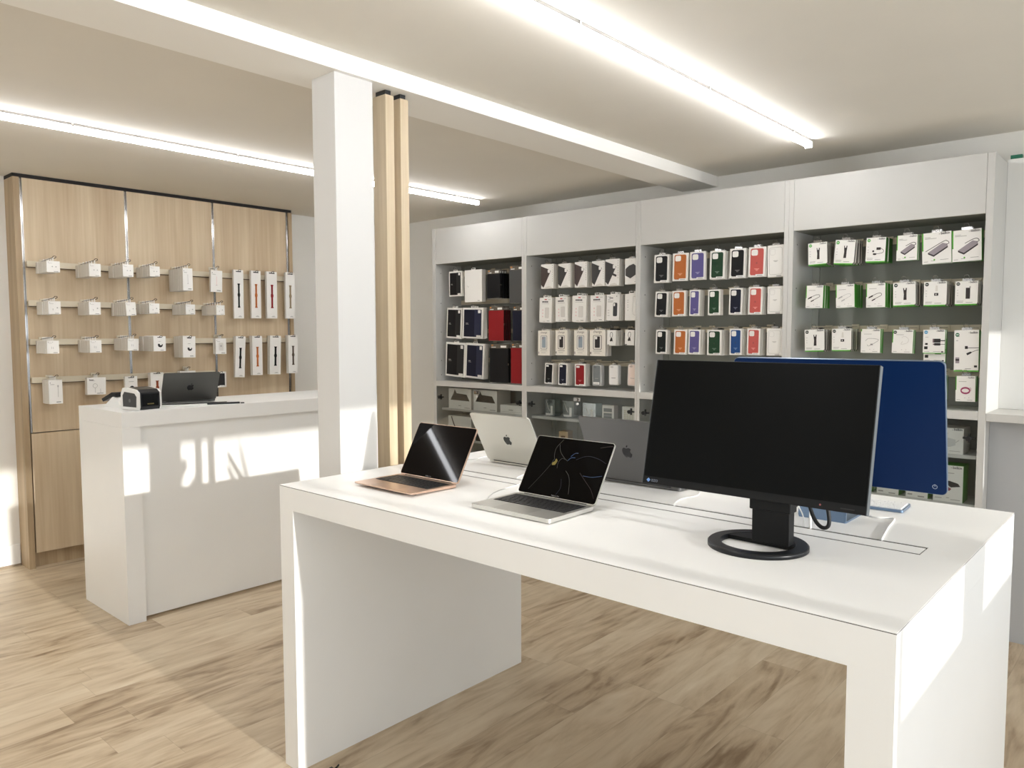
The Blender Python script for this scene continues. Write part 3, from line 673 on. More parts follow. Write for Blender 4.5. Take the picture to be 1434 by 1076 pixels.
def goods(kind, var, w, h, t):
    """one article of the kind, origin at the middle of its front top edge; returns (root, short name, look, category)"""
    if kind == 'folio':
        m = base_box('x', w, h, t); o = m.obj('tablet_cover_box')
        c = U(var); c2 = mat(tuple(int(v*.85+3) for v in COL[var]), .45)
        f = MB(); f.prism(rrect(-w*.43, w*.10, -h*.95, -h*.06, .004), 1, -.002, -.0003, c); f.prism(rrect(w*.09, w*.42, -h*.95, -h*.055, .004), 1, -.0032, -.0003, c2)
        f.face([(-w*.34, -.0023, -h*.52), (-w*.22, -.0023, -h*.52), (-w*.22, -.0023, -h*.50), (-w*.34, -.0023, -h*.50)], TXTL); f.face([(-w*.34, -.0023, -h*.55), (-w*.19, -.0023, -h*.55), (-w*.19, -.0023, -h*.54), (-w*.34, -.0023, -h*.54)], TXTL)
        f.obj('folio_cover', o)
        s = MB(); RR(s, w*.26, w*.39, -h*.17, -h*.07, .004, BOXW, -.0036); s.box(w*.20, w*.42, -.0042, -.0036, -h*.95, -h*.89, BOXW); s.obj('price_sticker', o)
        tabpart(o, w, .014, BOXW); return o, f'{var} tablet cover box', f'{var} folio tablet cover in a white window box', 'box'
    if kind == 'plain':
        m = base_box('x', w, h, t); LN(m, w, h, ((.16,.52),(.20,.47),(.25,.50)), .002, TXTL); RC(m, w, h, .75, .03, .88, .045, TXT)
        o = m.obj('accessory_box'); tabpart(o, w, .016, BOXW); return o, 'plain white box', 'plain thick white box beside the small black cover', 'box'
    if kind == 'sleeve':
        c = U(var, .6) if var != 'grey' else mat((70,70,69), .6)
        m = MB(); m.box(-w/2, w/2, 0, t*.8, -h, -.002, BLACK, 0, {'-y': c}); m.box(-w/2-.001, w/2+.001, .001, t*.8-.001, -h-.001, -h+.001, BOXS)
        o = m.obj('tablet_sleeve')
        f = MB(); f.box(-w*.46, w*.46, -.001, .001, -.004, .030, mat((96,90,80), .5)); RR(f, w*.10, w*.40, .002, .018, .002, BOXW, -.0013)
        f.face([(-w*.40, -.0013, .014), (-w*.30, -.0013, .014), (-w*.30, -.0013, .026), (-w*.40, -.0013, .026)], mat((190,130,70), .5)); f.face([(-w*.40, -.0013, .002), (-w*.16, -.0013, .002), (-w*.16, -.0013, .008), (-w*.40, -.0013, .008)], BOXW)
        f.obj('header_card', o)
        for zz in (-h*.42, -h*.92): pass
        f = MB(); f.box(w*.495, w*.503, -.001, t*.8, -h*.5, -h*.44, CHROME); f.obj('side_clip', o)
        return o, f'{var} tablet sleeve', f'{var} tablet sleeve with a grey header card', 'sleeve'
    if kind in ('diag', 'diamond'):
        m = base_box('x', w, h, t); c = mat((62,48,44) if var == 'brown' else (52,50,48), .5)
        if kind == 'diag':
            PR(m, w, h, ((.0,.93),(.72,.76),(.78,.70),(.20,.04),(.0,.16)), c)
            m.face([(a, -.0012, b) for a, b in rrect(w*.04, w*.24, -h*.36, -h*.22, .006, 4)], BOXW)
            for k in range(8): RC(m, w, h, .90, .90-.09*k, .93, .95-.09*k, TXTL)
            if var == 'stand': LN(m, w, h, ((.50,.44),(.80,.36)), .014, c, -.0012)
            PR(m, w, h, ((.30,.0),(.36,.06),(.66,.10),(.86,.05),(.86,.0)), BOXS)
            o = m.obj('phone_case_box')
            d = f'white box printed with a slanted {"brown" if var=="brown" else "dark grey"} phone case' + (' and stand' if var == 'stand' else '')
        else:
            PR(m, w, h, ((.04,.60),(.30,.72),(.62,.78),(.98,.62),(.92,.40),(.40,.22),(.04,.34)), mat((60,58,56), .5)); CI(m, w, h, .5, .90, .004, BOXS); RC(m, w, h, .70, .08, .92, .10, TXTL)
            o = m.obj('phone_case_box'); d = 'white box printed with a diamond-shaped dark case'
        tabpart(o, w, .012, dark=False); return o, (f'slanted {var} case box' if kind == 'diag' else 'diamond print box'), d, 'box'
    if kind in ('slim', 'slimdark', 'slimline'):
        m = base_box('x', w, h, t)
        if kind == 'slim':
            m.face([(a, -.0008, b) for a, b in circle(0, -h*.075, w*.11, 12, h*.02)], REDT); RC(m, w, h, .70, .915, .90, .93, TXTL)
            for a, b in ((.22,.30),(.32,.40),(.42,.50),(.52,.60),(.62,.70)): RC(m, w, h, a, .80, b, .86, TXT)
            RC(m, w, h, .20, .745, .78, .757, TXTL)
            for z in (.50, .37, .24): CI(m, w, h, .28, z, w*.045, PINKT)
            m.face([(a, -.0008, b) for a, b in rrect(-w*.04, w*.28, -h*.82, -h*.40, .006, 4)], mat((196,192,188), .5)); m.face([(a, -.0010, b) for a, b in rrect(-w*.025, w*.265, -h*.81, -h*.41, .005, 4)], mat((216,212,206), .5))
            RC(m, w, h, .30, .04, .50, .052, TXTL); RC(m, w, h, .62, .05, .84, .065, TXT); d = 'white box with red logo and pale case print'
        elif kind == 'slimdark':
            ticks(m, w, h, ((.10,.90,.35),(.10,.80,.30),(.10,.74,.52),(.10,.70,.48),(.10,.38,.24),(.10,.28,.24),(.10,.18,.26)), TXTL); RC(m, w, h, .22, .85, .50, .88, TXT); CI(m, w, h, .78, .93, .004, TXTL)
            m.face([(a, -.0008, b) for a, b in rrect(w*.02, w*.34, -h*.84, -h*.32, .008, 4)], mat((54,54,56), .5)); m.face([(a, -.0011, b) for a, b in rrect(w*.05, w*.17, -h*.45, -h*.34, .004, 4)], BOXW)
            d = 'white box printed with one dark grey phone case'
        else:
            for z in (.76, .68, .58, .50, .38): CI(m, w, h, .22, z, .003, TXTL)
            LN(m, w, h, ((.90,.88),(.62,.88),(.60,.80),(.60,.25),(.90,.22)), .0015, TXTL); d = 'cream white box with an outlined phone case print'
        o = m.obj('phone_case_box'); tabpart(o, w, .017, BOXW); return o, {'slim': 'red logo case box', 'slimdark': 'dark case print box', 'slimline': 'outline print box'}[kind], d, 'box'
    if kind == 'chg':
        m = base_box('x', w, h, t, mat((238,233,222), .5)); c = mat((150,162,172) if var == 'silver' else (40,34,36), .5)
        m.text('change', .20*w, 0, -h*.115, mat((110,98,92), .5), y=-.0009, align='c')
        m.face([(a, -.0008, b) for a, b in rrect(-w*.28, w*.28, -h*.76, -h*.20, .010, 4)], mat((128,128,130) if var == 'silver' else (70,60,62), .5)); m.face([(a, -.0010, b) for a, b in rrect(-w*.25, w*.25, -h*.745, -h*.215, .008, 4)], mat((226,222,214), .5))
        m.face([(a, -.0012, b) for a, b in rrect(-w*.16, w*.16, -h*.69, -h*.25, .006, 4)], c); m.face([(a, -.0014, b) for a, b in rrect(-w*.15, -w*.01, -h*.36, -h*.26, .004, 4)], BOXW if var == 'black' else HUBG)
        RC(m, w, h, .22, .175, .78, .19, TXTL if var == 'silver' else TXT); RC(m, w, h, .28, .10, .66, .115, TXTL); RC(m, w, h, .04, .06, .10, .15, HUBG if var == 'silver' else TXT)
        o = m.obj('phone_case_box'); tabpart(o, w, .012, BOXS); return o, f'{var} print case box', f'cream box printed with a framed {var} phone', 'box'
    if kind == 'charm':
        m = base_box('x', w, h, t); k = mat((46,40,40), .5)
        LN(m, w, h, ((.42,.50),(.34,.66),(.42,.84),(.58,.84),(.62,.66),(.50,.48)), .003, k); PR(m, w, h, ((.30,.30),(.42,.50),(.58,.50),(.66,.24),(.56,.30),(.44,.26)), k); RC(m, w, h, .04, .02, .24, .06, k)
        o = m.obj('phone_strap_box'); tabpart(o, w, .010, BLACK, False); return o, 'phone strap box', 'small white box printed with a black key ring', 'box'
    if kind in ('case', 'small'):
        m = base_box('x', w, h, t); RC(m, w, h, .03, .02, .97, .98, BOXW, -.0004); o = m.obj('phone_case_box')
        casebox(o, w, h, t, var, small=(kind == 'small')); tabpart(o, w, .013, CLEARP, False)
        d = ('transparent phone case in a white box' if var == 'clear' else f'{var.replace("darkgreen","very dark green")} phone case in a white {"narrow " if kind=="small" else ""}box')
        return o, f'{var.replace("darkgreen","dark green")} case box', d, 'box'
    if kind == 'bare':
        c = {'grey': (118,124,126), 'white': (236,234,232), 'pink': (236,218,208)}[var]
        m = MB(); m.prism(rrect(-w/2, w/2, -h, 0, .012), 1, 0, t*.75, mat((205,205,203), .3)); o = m.obj('phone_case_pack')
        f = MB(); f.prism(rrect(-w*.42, w*.42, -h*.97, -h*.03, .010), 1, -.002, -.0002, mat(c, .4)); RR(f, -w*.34, -w*.02, -h*.15, -h*.07, .004, mat(tuple(int(v*.85) for v in c), .4), -.0023)
        RR(f, -w*.22, w*.22, -h*.66, -h*.64, .001, TXT if var == 'white' else TXTL, -.0023); f.obj('phone_case', o)
        if var == 'grey': sticker(o, w, h, .14, .84, .06, .17)
        tabpart(o, w, .010, CLEARP, False); return o, f'{var} case pack', f'{var} phone case in a rounded clear pack', 'phone case'
    if kind in ('adp', 'adpw', 'ethernet'):
        st = kind != 'ethernet'
        m = MB(); m.box(-w/2, w/2, 0, t, -h, 0, BOXS, 0, {'-y': BOXW, '-z': GRND, '+x': GRND if not st else mat((176,172,164), .5), '-x': BOXS})
        if st: m.box(w/2, w/2+.0006, t*.35, t*.65, -h*.95, -h*.12, HUBD); m.face([(w*.44, -.0010, -h), (w*.5, -.0010, -h), (w*.5, -.0010, -h*.90)], HUBD)
        RC(m, w, h, 0, 0, 1, .045, GRN); b = {'green': (96,178,84), 'black': (44,44,44), 'thick': (44,44,44)}[var]; bel(m, w, h, b)
        dk = mat((44,36,36), .5)
        if kind == 'adp' and var != 'thick': PR(m, w, h, ((.45,.76),(.49,.76),(.50,.68),(.56,.68),(.57,.76),(.62,.76),(.60,.55),(.60,.26),(.46,.26),(.48,.50)), dk)
        elif kind == 'adp': RC(m, w, h, .47, .26, .66, .72, dk); RC(m, w, h, .62, .72, .68, .78, TXTL)
        elif kind == 'adpw': PR(m, w, h, ((.52,.84),(.60,.84),(.62,.60),(.50,.60)), BOXS); RC(m, w, h, .46, .42, .64, .53, dk); RC(m, w, h, .52, .45, .56, .50, BOXW, -.0012)
        else:
            RC(m, w, h, .54, .50, .76, .60, dk); LN(m, w, h, ((.76,.56),(.90,.48),(.86,.38),(.56,.34)), .0022, dk); PR(m, w, h, ((.36,.32),(.40,.37),(.56,.36),(.54,.30),(.42,.29)), dk); CI(m, w, h, .38, .45, .005, dk)
        ticks(m, w, h, ((.08,.62,.14),(.08,.50,.14),(.08,.40,.14),(.08,.16,.38),(.08,.11,.36)), TXTL); RC(m, w, h, .48, .10, .78, .12, TXTL)
        o = m.obj('adapter_box'); tabpart(o, w, .014, CLEARP, False)
        n_ = {'green': 'green', 'black': 'black', 'thick': 'black'}[var]
        d = {'adp': f'white adapter box with {n_} badge and upright black connector', 'adpw': f'white adapter box with {n_} badge and small black square plug', 'ethernet': 'white adapter box with green badge and looped black cable'}[kind]
        if var == 'thick': d = 'white adapter box with black badge and wide black block'
        return o, ('wide block adapter box' if var == 'thick' else {'adp': 'upright connector adapter box', 'adpw': 'square plug adapter box', 'ethernet': 'looped cable adapter box'}[kind]), d, 'box'
    if kind in ('hub', 'cable', 'hdmi', 'hdmil'):
        m = MB(); m.box(-w/2, w/2, 0, t, -h, 0, GRNS, 0, {'-y': BOXW, '-z': GRND, '+x': GRNS, '+z': BOXS})
        if kind == 'hub':
            RC(m, w, h, 0, .42, .045, 1, GRN); bel(m, w, h); ticks(m, w, h, ((.10,.84,.30),(.10,.80,.50),(.06,.06,.20),(.30,.08,.44),(.62,.10,.90)))
            PR(m, w, h, ((.20,.36),(.40,.27),(.88,.53),(.86,.60),(.70,.64)), HUBG); PR(m, w, h, ((.20,.36),(.40,.27),(.88,.53),(.88,.48),(.40,.215),(.20,.31)), HUBD, -.0010)
            LN(m, w, h, ((.84,.58),(.92,.62),(.86,.69),(.72,.68),(.44 if var != 'l' else .12,.57 if var != 'l' else .40)), .0028, HUBD, -.0012); CI(m, w, h, .42, .12, .004, GRN)
            o = m.obj('hub_box'); tabpart(o, w, .014, CLEARP, False); sz = {'s': 'small', 'l': 'wide', 'm': 'wide rightmost'}[var]
            return o, f'{sz} grey hub box', f'{sz} white and green box printed with a grey hub', 'box'
        if kind == 'cable':
            k = mat({'black': (50,42,42), 'white': (178,176,174), 'black2': (50,42,42), 'hook': (140,138,136), 'thin': (196,190,184), 'magenta': (160,60,100), 'plain': (150,148,146)}[var], .5)
            RC(m, w, h, 0, .45 if var != 'hook' else .9, .045, 1, GRN); bel(m, w, h, (44,44,44) if var == 'thin' else None); ticks(m, w, h, ((.16,.78,.55),(.06,.06,.24),(.45,.14,.50),(.66,.14,.70),(.60,.05,.86)))
            if var in ('black', 'white', 'black2'):
                LN(m, w, h, ((.16,.42),(.36,.50),(.60,.58),(.78,.58),(.80,.50),(.62,.42),(.32,.30)), .0022 if var != 'white' else .0016, k)
                PR(m, w, h, ((.12,.38),(.14,.44),(.34,.52),(.36,.46)), k); PR(m, w, h, ((.30,.26),(.30,.31),(.48,.38),(.48,.33)), k)
            elif var == 'magenta':
                for q in range(2): P = circle(0, -h*.58 + q*.003, w*.22, 20, h*.11); P.append(P[0]); L, R = ribbon(P, .005); [m.face([(L[j][0], -.0010-q*.0003, L[j][1]), (R[j][0], -.0010-q*.0003, R[j][1]), (R[j+1][0], -.0010-q*.0003, R[j+1][1]), (L[j+1][0], -.0010-q*.0003, L[j+1][1])], k) for j in range(len(P)-1)]
                LN(m, w, h, ((.62,.50),(.76,.54),(.78,.42)), .0016, k, -.0015)
            elif var == 'thin': LN(m, w, h, ((.45,.66),(.60,.72),(.78,.60),(.72,.44),(.44,.38),(.50,.50)), .0014, k)
            else: LN(m, w, h, ((.24,.50),(.40,.60),(.80,.58),(.90,.52),(.60,.36),(.40,.28),(.34,.34)), .0018, k); RC(m, w, h, .50, .32, .62, .38, k)
            o = m.obj('cable_box'); tabpart(o, w, .014, CLEARP, False)
            d = {'black': 'white cable box with green edge and bent black cable', 'white': 'white cable box with green edge and pale cable', 'black2': 'white cable box with green edge and doubled black cable ends', 'hook': 'white and green box with a thin grey hooked cable', 'thin': 'white box with black badge and thin curled pale cable', 'magenta': 'white and green box with a coiled magenta cable', 'plain': 'green-sided cable box mostly hidden behind the blue computer'}[var]
            return o, {'black': 'bent black cable box', 'white': 'pale cable box', 'black2': 'doubled black cable box', 'hook': 'hooked cable box', 'thin': 'curled pale cable box', 'magenta': 'magenta cable box', 'plain': 'half hidden cable box'}[var], d, 'box'
        RC(m, w, h, 0, 0, 1, .03, GRN); k = mat((30,28,28), .5)
        if kind == 'hdmi':
            bel(m, w, h, (70,150,196)); RC(m, w, h, .44, .46, .52, .62, mat((120,100,104), .4)); RC(m, w, h, .50, .46, .80, .62, k); RC(m, w, h, .80, .52, 1, .56, k); RC(m, w, h, .46, .36, .54, .42, mat((120,100,104), .4)); RC(m, w, h, .52, .34, .80, .44, k); RC(m, w, h, .80, .38, 1, .40, k)
            RC(m, w, h, .10, .36, .22, .44, k); RC(m, w, h, .06, .18, .22, .30, k); RC(m, w, h, .84, .05, .94, .10, k); ticks(m, w, h, ((.10,.68,.24),(.06,.08,.30),(.48,.08,.80))); d = 'white box with blue badge and two thick black plugs'
        else:
            bel(m, w, h, (34,110,74)); RC(m, w, h, .44, .545, .56, .615, k); RC(m, w, h, .56, .565, 1, .578, k); PR(m, w, h, ((.50,.44),(.54,.39),(.70,.44),(.72,.475),(.66,.48)), k); LN(m, w, h, ((.70,.46),(.85,.50),(1,.525)), .0022, k)
            RC(m, w, h, .06, .20, .22, .34, HUBG); RC(m, w, h, .06, .26, .22, .30, k, -.0012); RC(m, w, h, .82, .10, .94, .15, k); ticks(m, w, h, ((.08,.84,.22),(.08,.74,.16),(.06,.03,.34),(.46,.06,.70))); d = 'tall white box with dark green badge and black plugs'
        o = m.obj('video_cable_box'); tabpart(o, w, .014, CLEARP, False); return o, 'blue badge cable box' if kind == 'hdmi' else 'tall dark green badge box', d, 'box'
    # ---- slat wall goods
    if kind == 'acc':
        m = base_box('x', w, h, t); g = mat((176,174,170), .5)
        RC(m, w, h, .10, .86, .14, .90, TXT); RC(m, w, h, .12, .80, .42, .82, g); RC(m, w, h, .52, .06, .86, .085, TXT)
        if var == 'a': CI(m, w, h, .42, .50, w*.05, g); CI(m, w, h, .70, .50, w*.05, g); d = 'small white charger box with two grey dots'
        elif var == 'b': CI(m, w, h, .36, .40, w*.035, g); CI(m, w, h, .72, .50, w*.06, g); RC(m, w, h, .34, .30, .38, .38, g); d = 'small white adapter box with a tiny grey plug print'
        elif var == 'c': RC(m, w, h, .36, .36, .39, .54, g); RC(m, w, h, .50, .34, .53, .52, g); CI(m, w, h, .48, .88, w*.03, g); d = 'small white earphone box with faint grey print'
        elif var in ('tall', 'tall2'): RC(m, w, h, .49, .30, .52, .72, PINKT if var == 'tall2' else g); RC(m, w, h, .44, .30, .57, .32, g); d = 'tall narrow white cable box' + (' with a pinkish line' if var == 'tall2' else '')
        elif var == 'disc': m.face([(a, -.0009, b) for a, b in rrect(-w*.22, w*.22, -h*.78, -h*.28, .006, 4)], BOXS); CI(m, w, h, .5, .52, w*.08, g, -.0012); d = 'white box with a pale rounded square print'
        elif var == 'cable': RC(m, w, h, .66, .28, .69, .76, g); RC(m, w, h, .63, .70, .72, .78, g); d = 'tall white box with one long grey cable line'
        elif var == 'mag': CI(m, w, h, .42, .52, w*.13, g); CI(m, w, h, .42, .52, w*.11, BOXW, -.0011); RC(m, w, h, .41, .12, .43, .42, g); RC(m, w, h, .70, .06, .72, .34, g); RC(m, w, h, .12, .84, .34, .88, TXT); d = 'wide white box printed with a ring charger'
        else: RC(m, w, h, .2, .3, .8, .6, BOXS); d = 'white accessory box half hidden behind the counter laptop'
        o = m.obj('accessory_box'); tabpart(o, w*.3, .024, BOXS, False); return o, {'a': 'charger box', 'b': 'adapter box', 'c': 'earphone box', 'tall': 'tall cable box', 'tall2': 'pink line cable box', 'disc': 'rounded square print box', 'cable': 'long line cable box', 'mag': 'ring charger box', 'd': 'half hidden box'}[var], d, 'box'
    if kind == 'cres':
        m = base_box('x', w, h, t); k = mat((24,24,26), .4); cz = .42
        P = [(w*.045+.017*math.cos(a), -h*(1-cz)+.017*math.sin(a)) for a in [math.radians(q) for q in range(150, 381, 15)]] + [(w*.045+.007*math.cos(a)+.004, -h*(1-cz)+.007*math.sin(a)+.004) for a in [math.radians(q) for q in range(380, 149, -20)]]
        m.face([(a, -.0009, b) for a, b in P], k); RC(m, w, h, .38, .64, .60, .66, TXTL); RC(m, w, h, .55, .06, .82, .08, TXT)
        o = m.obj('accessory_box'); tabpart(o, w, .004, BOXW, False); d = ('tall' if var == 'tall' else 'short wide') + ' white box printed with a black crescent'
        f = MB(); RR(f, -w*.18, w*.18, -h*.10, -h*.05, .003, k, -.0009); f.obj('hang_slot', o); return o, ('tall' if var == 'tall' else 'wide') + ' crescent print box', d, 'box'
    if kind == 'band':
        m = base_box('x', w, h, t); o = m.obj('watch_band_box'); c = U(var, .5); cn = {'brown2': 'brown leather', 'brown': 'grey brown'}.get(var, var.replace('darkgreen', 'dark green'))
        f = MB(); bw = w*.13; z0, z1 = -h*.78, -h*.28
        f.prism([(-bw*.9, z0), (bw*.9, z0), (bw*.9, z0+h*.02), (bw*.62, z0+h*.03), (bw*.62, -h*.56), (bw*.95, -h*.53), (bw*.95, -h*.50), (bw*.62, -h*.47), (bw*.62, z1-h*.03), (bw*.9, z1-h*.02), (bw*.9, z1), (-bw*.9, z1), (-bw*.9, z1-h*.02), (-bw*.62, z1-h*.03), (-bw*.62, -h*.47), (-bw*.95, -h*.50), (-bw*.95, -h*.53), (-bw*.62, -h*.56), (-bw*.62, z0+h*.03), (-bw*.9, z0+h*.02)], 1, -.003, -.0003, c)
        f.obj('watch_band', o)
        f = MB(); RR(f, -w*.28, w*.28, -h*.045, -h*.025, .003, mat((50,50,50), .5), -.0009); f.obj('hang_slot', o)
        f = MB(); RC(f, w, h, .42, .03, .80, .038, TXTL, -.001); RC(f, w, h, .50, .045, .72, .05, TXT, -.001); f.obj('printed_text', o)
        return o, f'{cn} watch band box', f'tall narrow white box holding a {cn} watch band', 'box'
    if kind == 'remote':
        m = base_box('x', w, h, t); RC(m, w, h, .3, .8, .7, .815, TXTL); k = mat((20,20,22), .4); CI(m, w, h, .55, .58, w*.18, k)
        for a in (.42, .60):
            for b in (.36, .27, .18): m.face([(q, -.0009, z) for q, z in rrect(w*(a-.5), w*(a+.12-.5), h*(b-1), h*(b+.06-1), .003, 3)], k)
        o = m.obj('remote_control_box'); f = MB(); RR(f, -w*.25, w*.25, -h*.06, -h*.035, .003, k, -.0009); f.obj('hang_slot', o); return o, 'remote control box', 'tall white box printed with black round remote buttons', 'box'
    if kind == 'wallet':
        m = base_box('x', w, h, t); o = m.obj('wallet_box'); f = MB(); f.prism(rrect(-w*.36, w*.36, -h*.90, -h*.10, .005), 1, -.003, -.0003, mat((20,18,20), .5)); f.obj('wallet', o); sticker(o, w, h, .40, .80, .03, .13)
        return o, 'black wallet box', 'white box holding a black wallet beside the counter laptop', 'box'
    raise ValueError(kind)

def hook(label, loc, rotz, length, rise, mt, loop=.020, group=None, wide=.012, tilt=0.0, rad=.0013):
    """wire display hook; local +y runs back to the rail, tip at the front with an upturned loop"""
    o = MB(); zt = rise
    pts = [(-wide, length, tilt*-length), (-wide, .004, 0), (-wide*1.0, -.006, loop*.6), (-wide*.6, -.008, loop), (wide*.6, -.008, loop), (wide, -.006, loop*.6), (wide, .004, 0), (wide, length, tilt*-length)]
    o.tube(pts, rad, mt, 6)
    o = o.obj('display_hook', None, loc, (0, 0, rotz)); tag(o, label, 'hook', group)
    b = MB(); b.box(-.020, .020, length-.002, length+.004, -tilt*length-.012, -tilt*length+.014, RAIL); b.obj('bracket', o)
    return o
def stack(kind, var, w, h, loc, rotz, depth, n, roll, where, group, spread):
    step = depth/n if n > 1 else max(depth, .012)
    t = max(step-.0012, .006)
    if kind in ('adp', 'adpw') : t = max(step*.80, .006)
    o, short, look, cat = goods(kind, var, w, h, t)
    o.location = loc; o.rotation_euler = (0, math.radians(-roll), rotz)
    back = Vector((-math.sin(rotz), math.cos(rotz), 0)); side = Vector((math.cos(rotz), math.sin(rotz), 0))
    tag(o, None, cat)
    tabs = [c for c in o.children if c.name.startswith('hang_tab') or c.name.startswith('header_card')]
    for k in range(1, n):
        c = o.copy(); C.objects.link(c)
        j = random.uniform(-1, 1)*spread; jz = random.uniform(-1, 0)*spread - (.045 if kind == 'hdmi' and k == 1 else 0)
        c.location = Vector(loc) + back*(step*k) + side*j + Vector((0, 0, jz)); c.rotation_euler = (0, math.radians(-roll*max(0, 1-.3*k) + random.uniform(-.8, .8)), rotz)
        for q in tabs:
            d = q.copy(); C.objects.link(d); d.parent = c
        tag(c, 'BEHIND', cat, 'BG'); PEND.append((c, o))
    return o, short, look
PEND = []
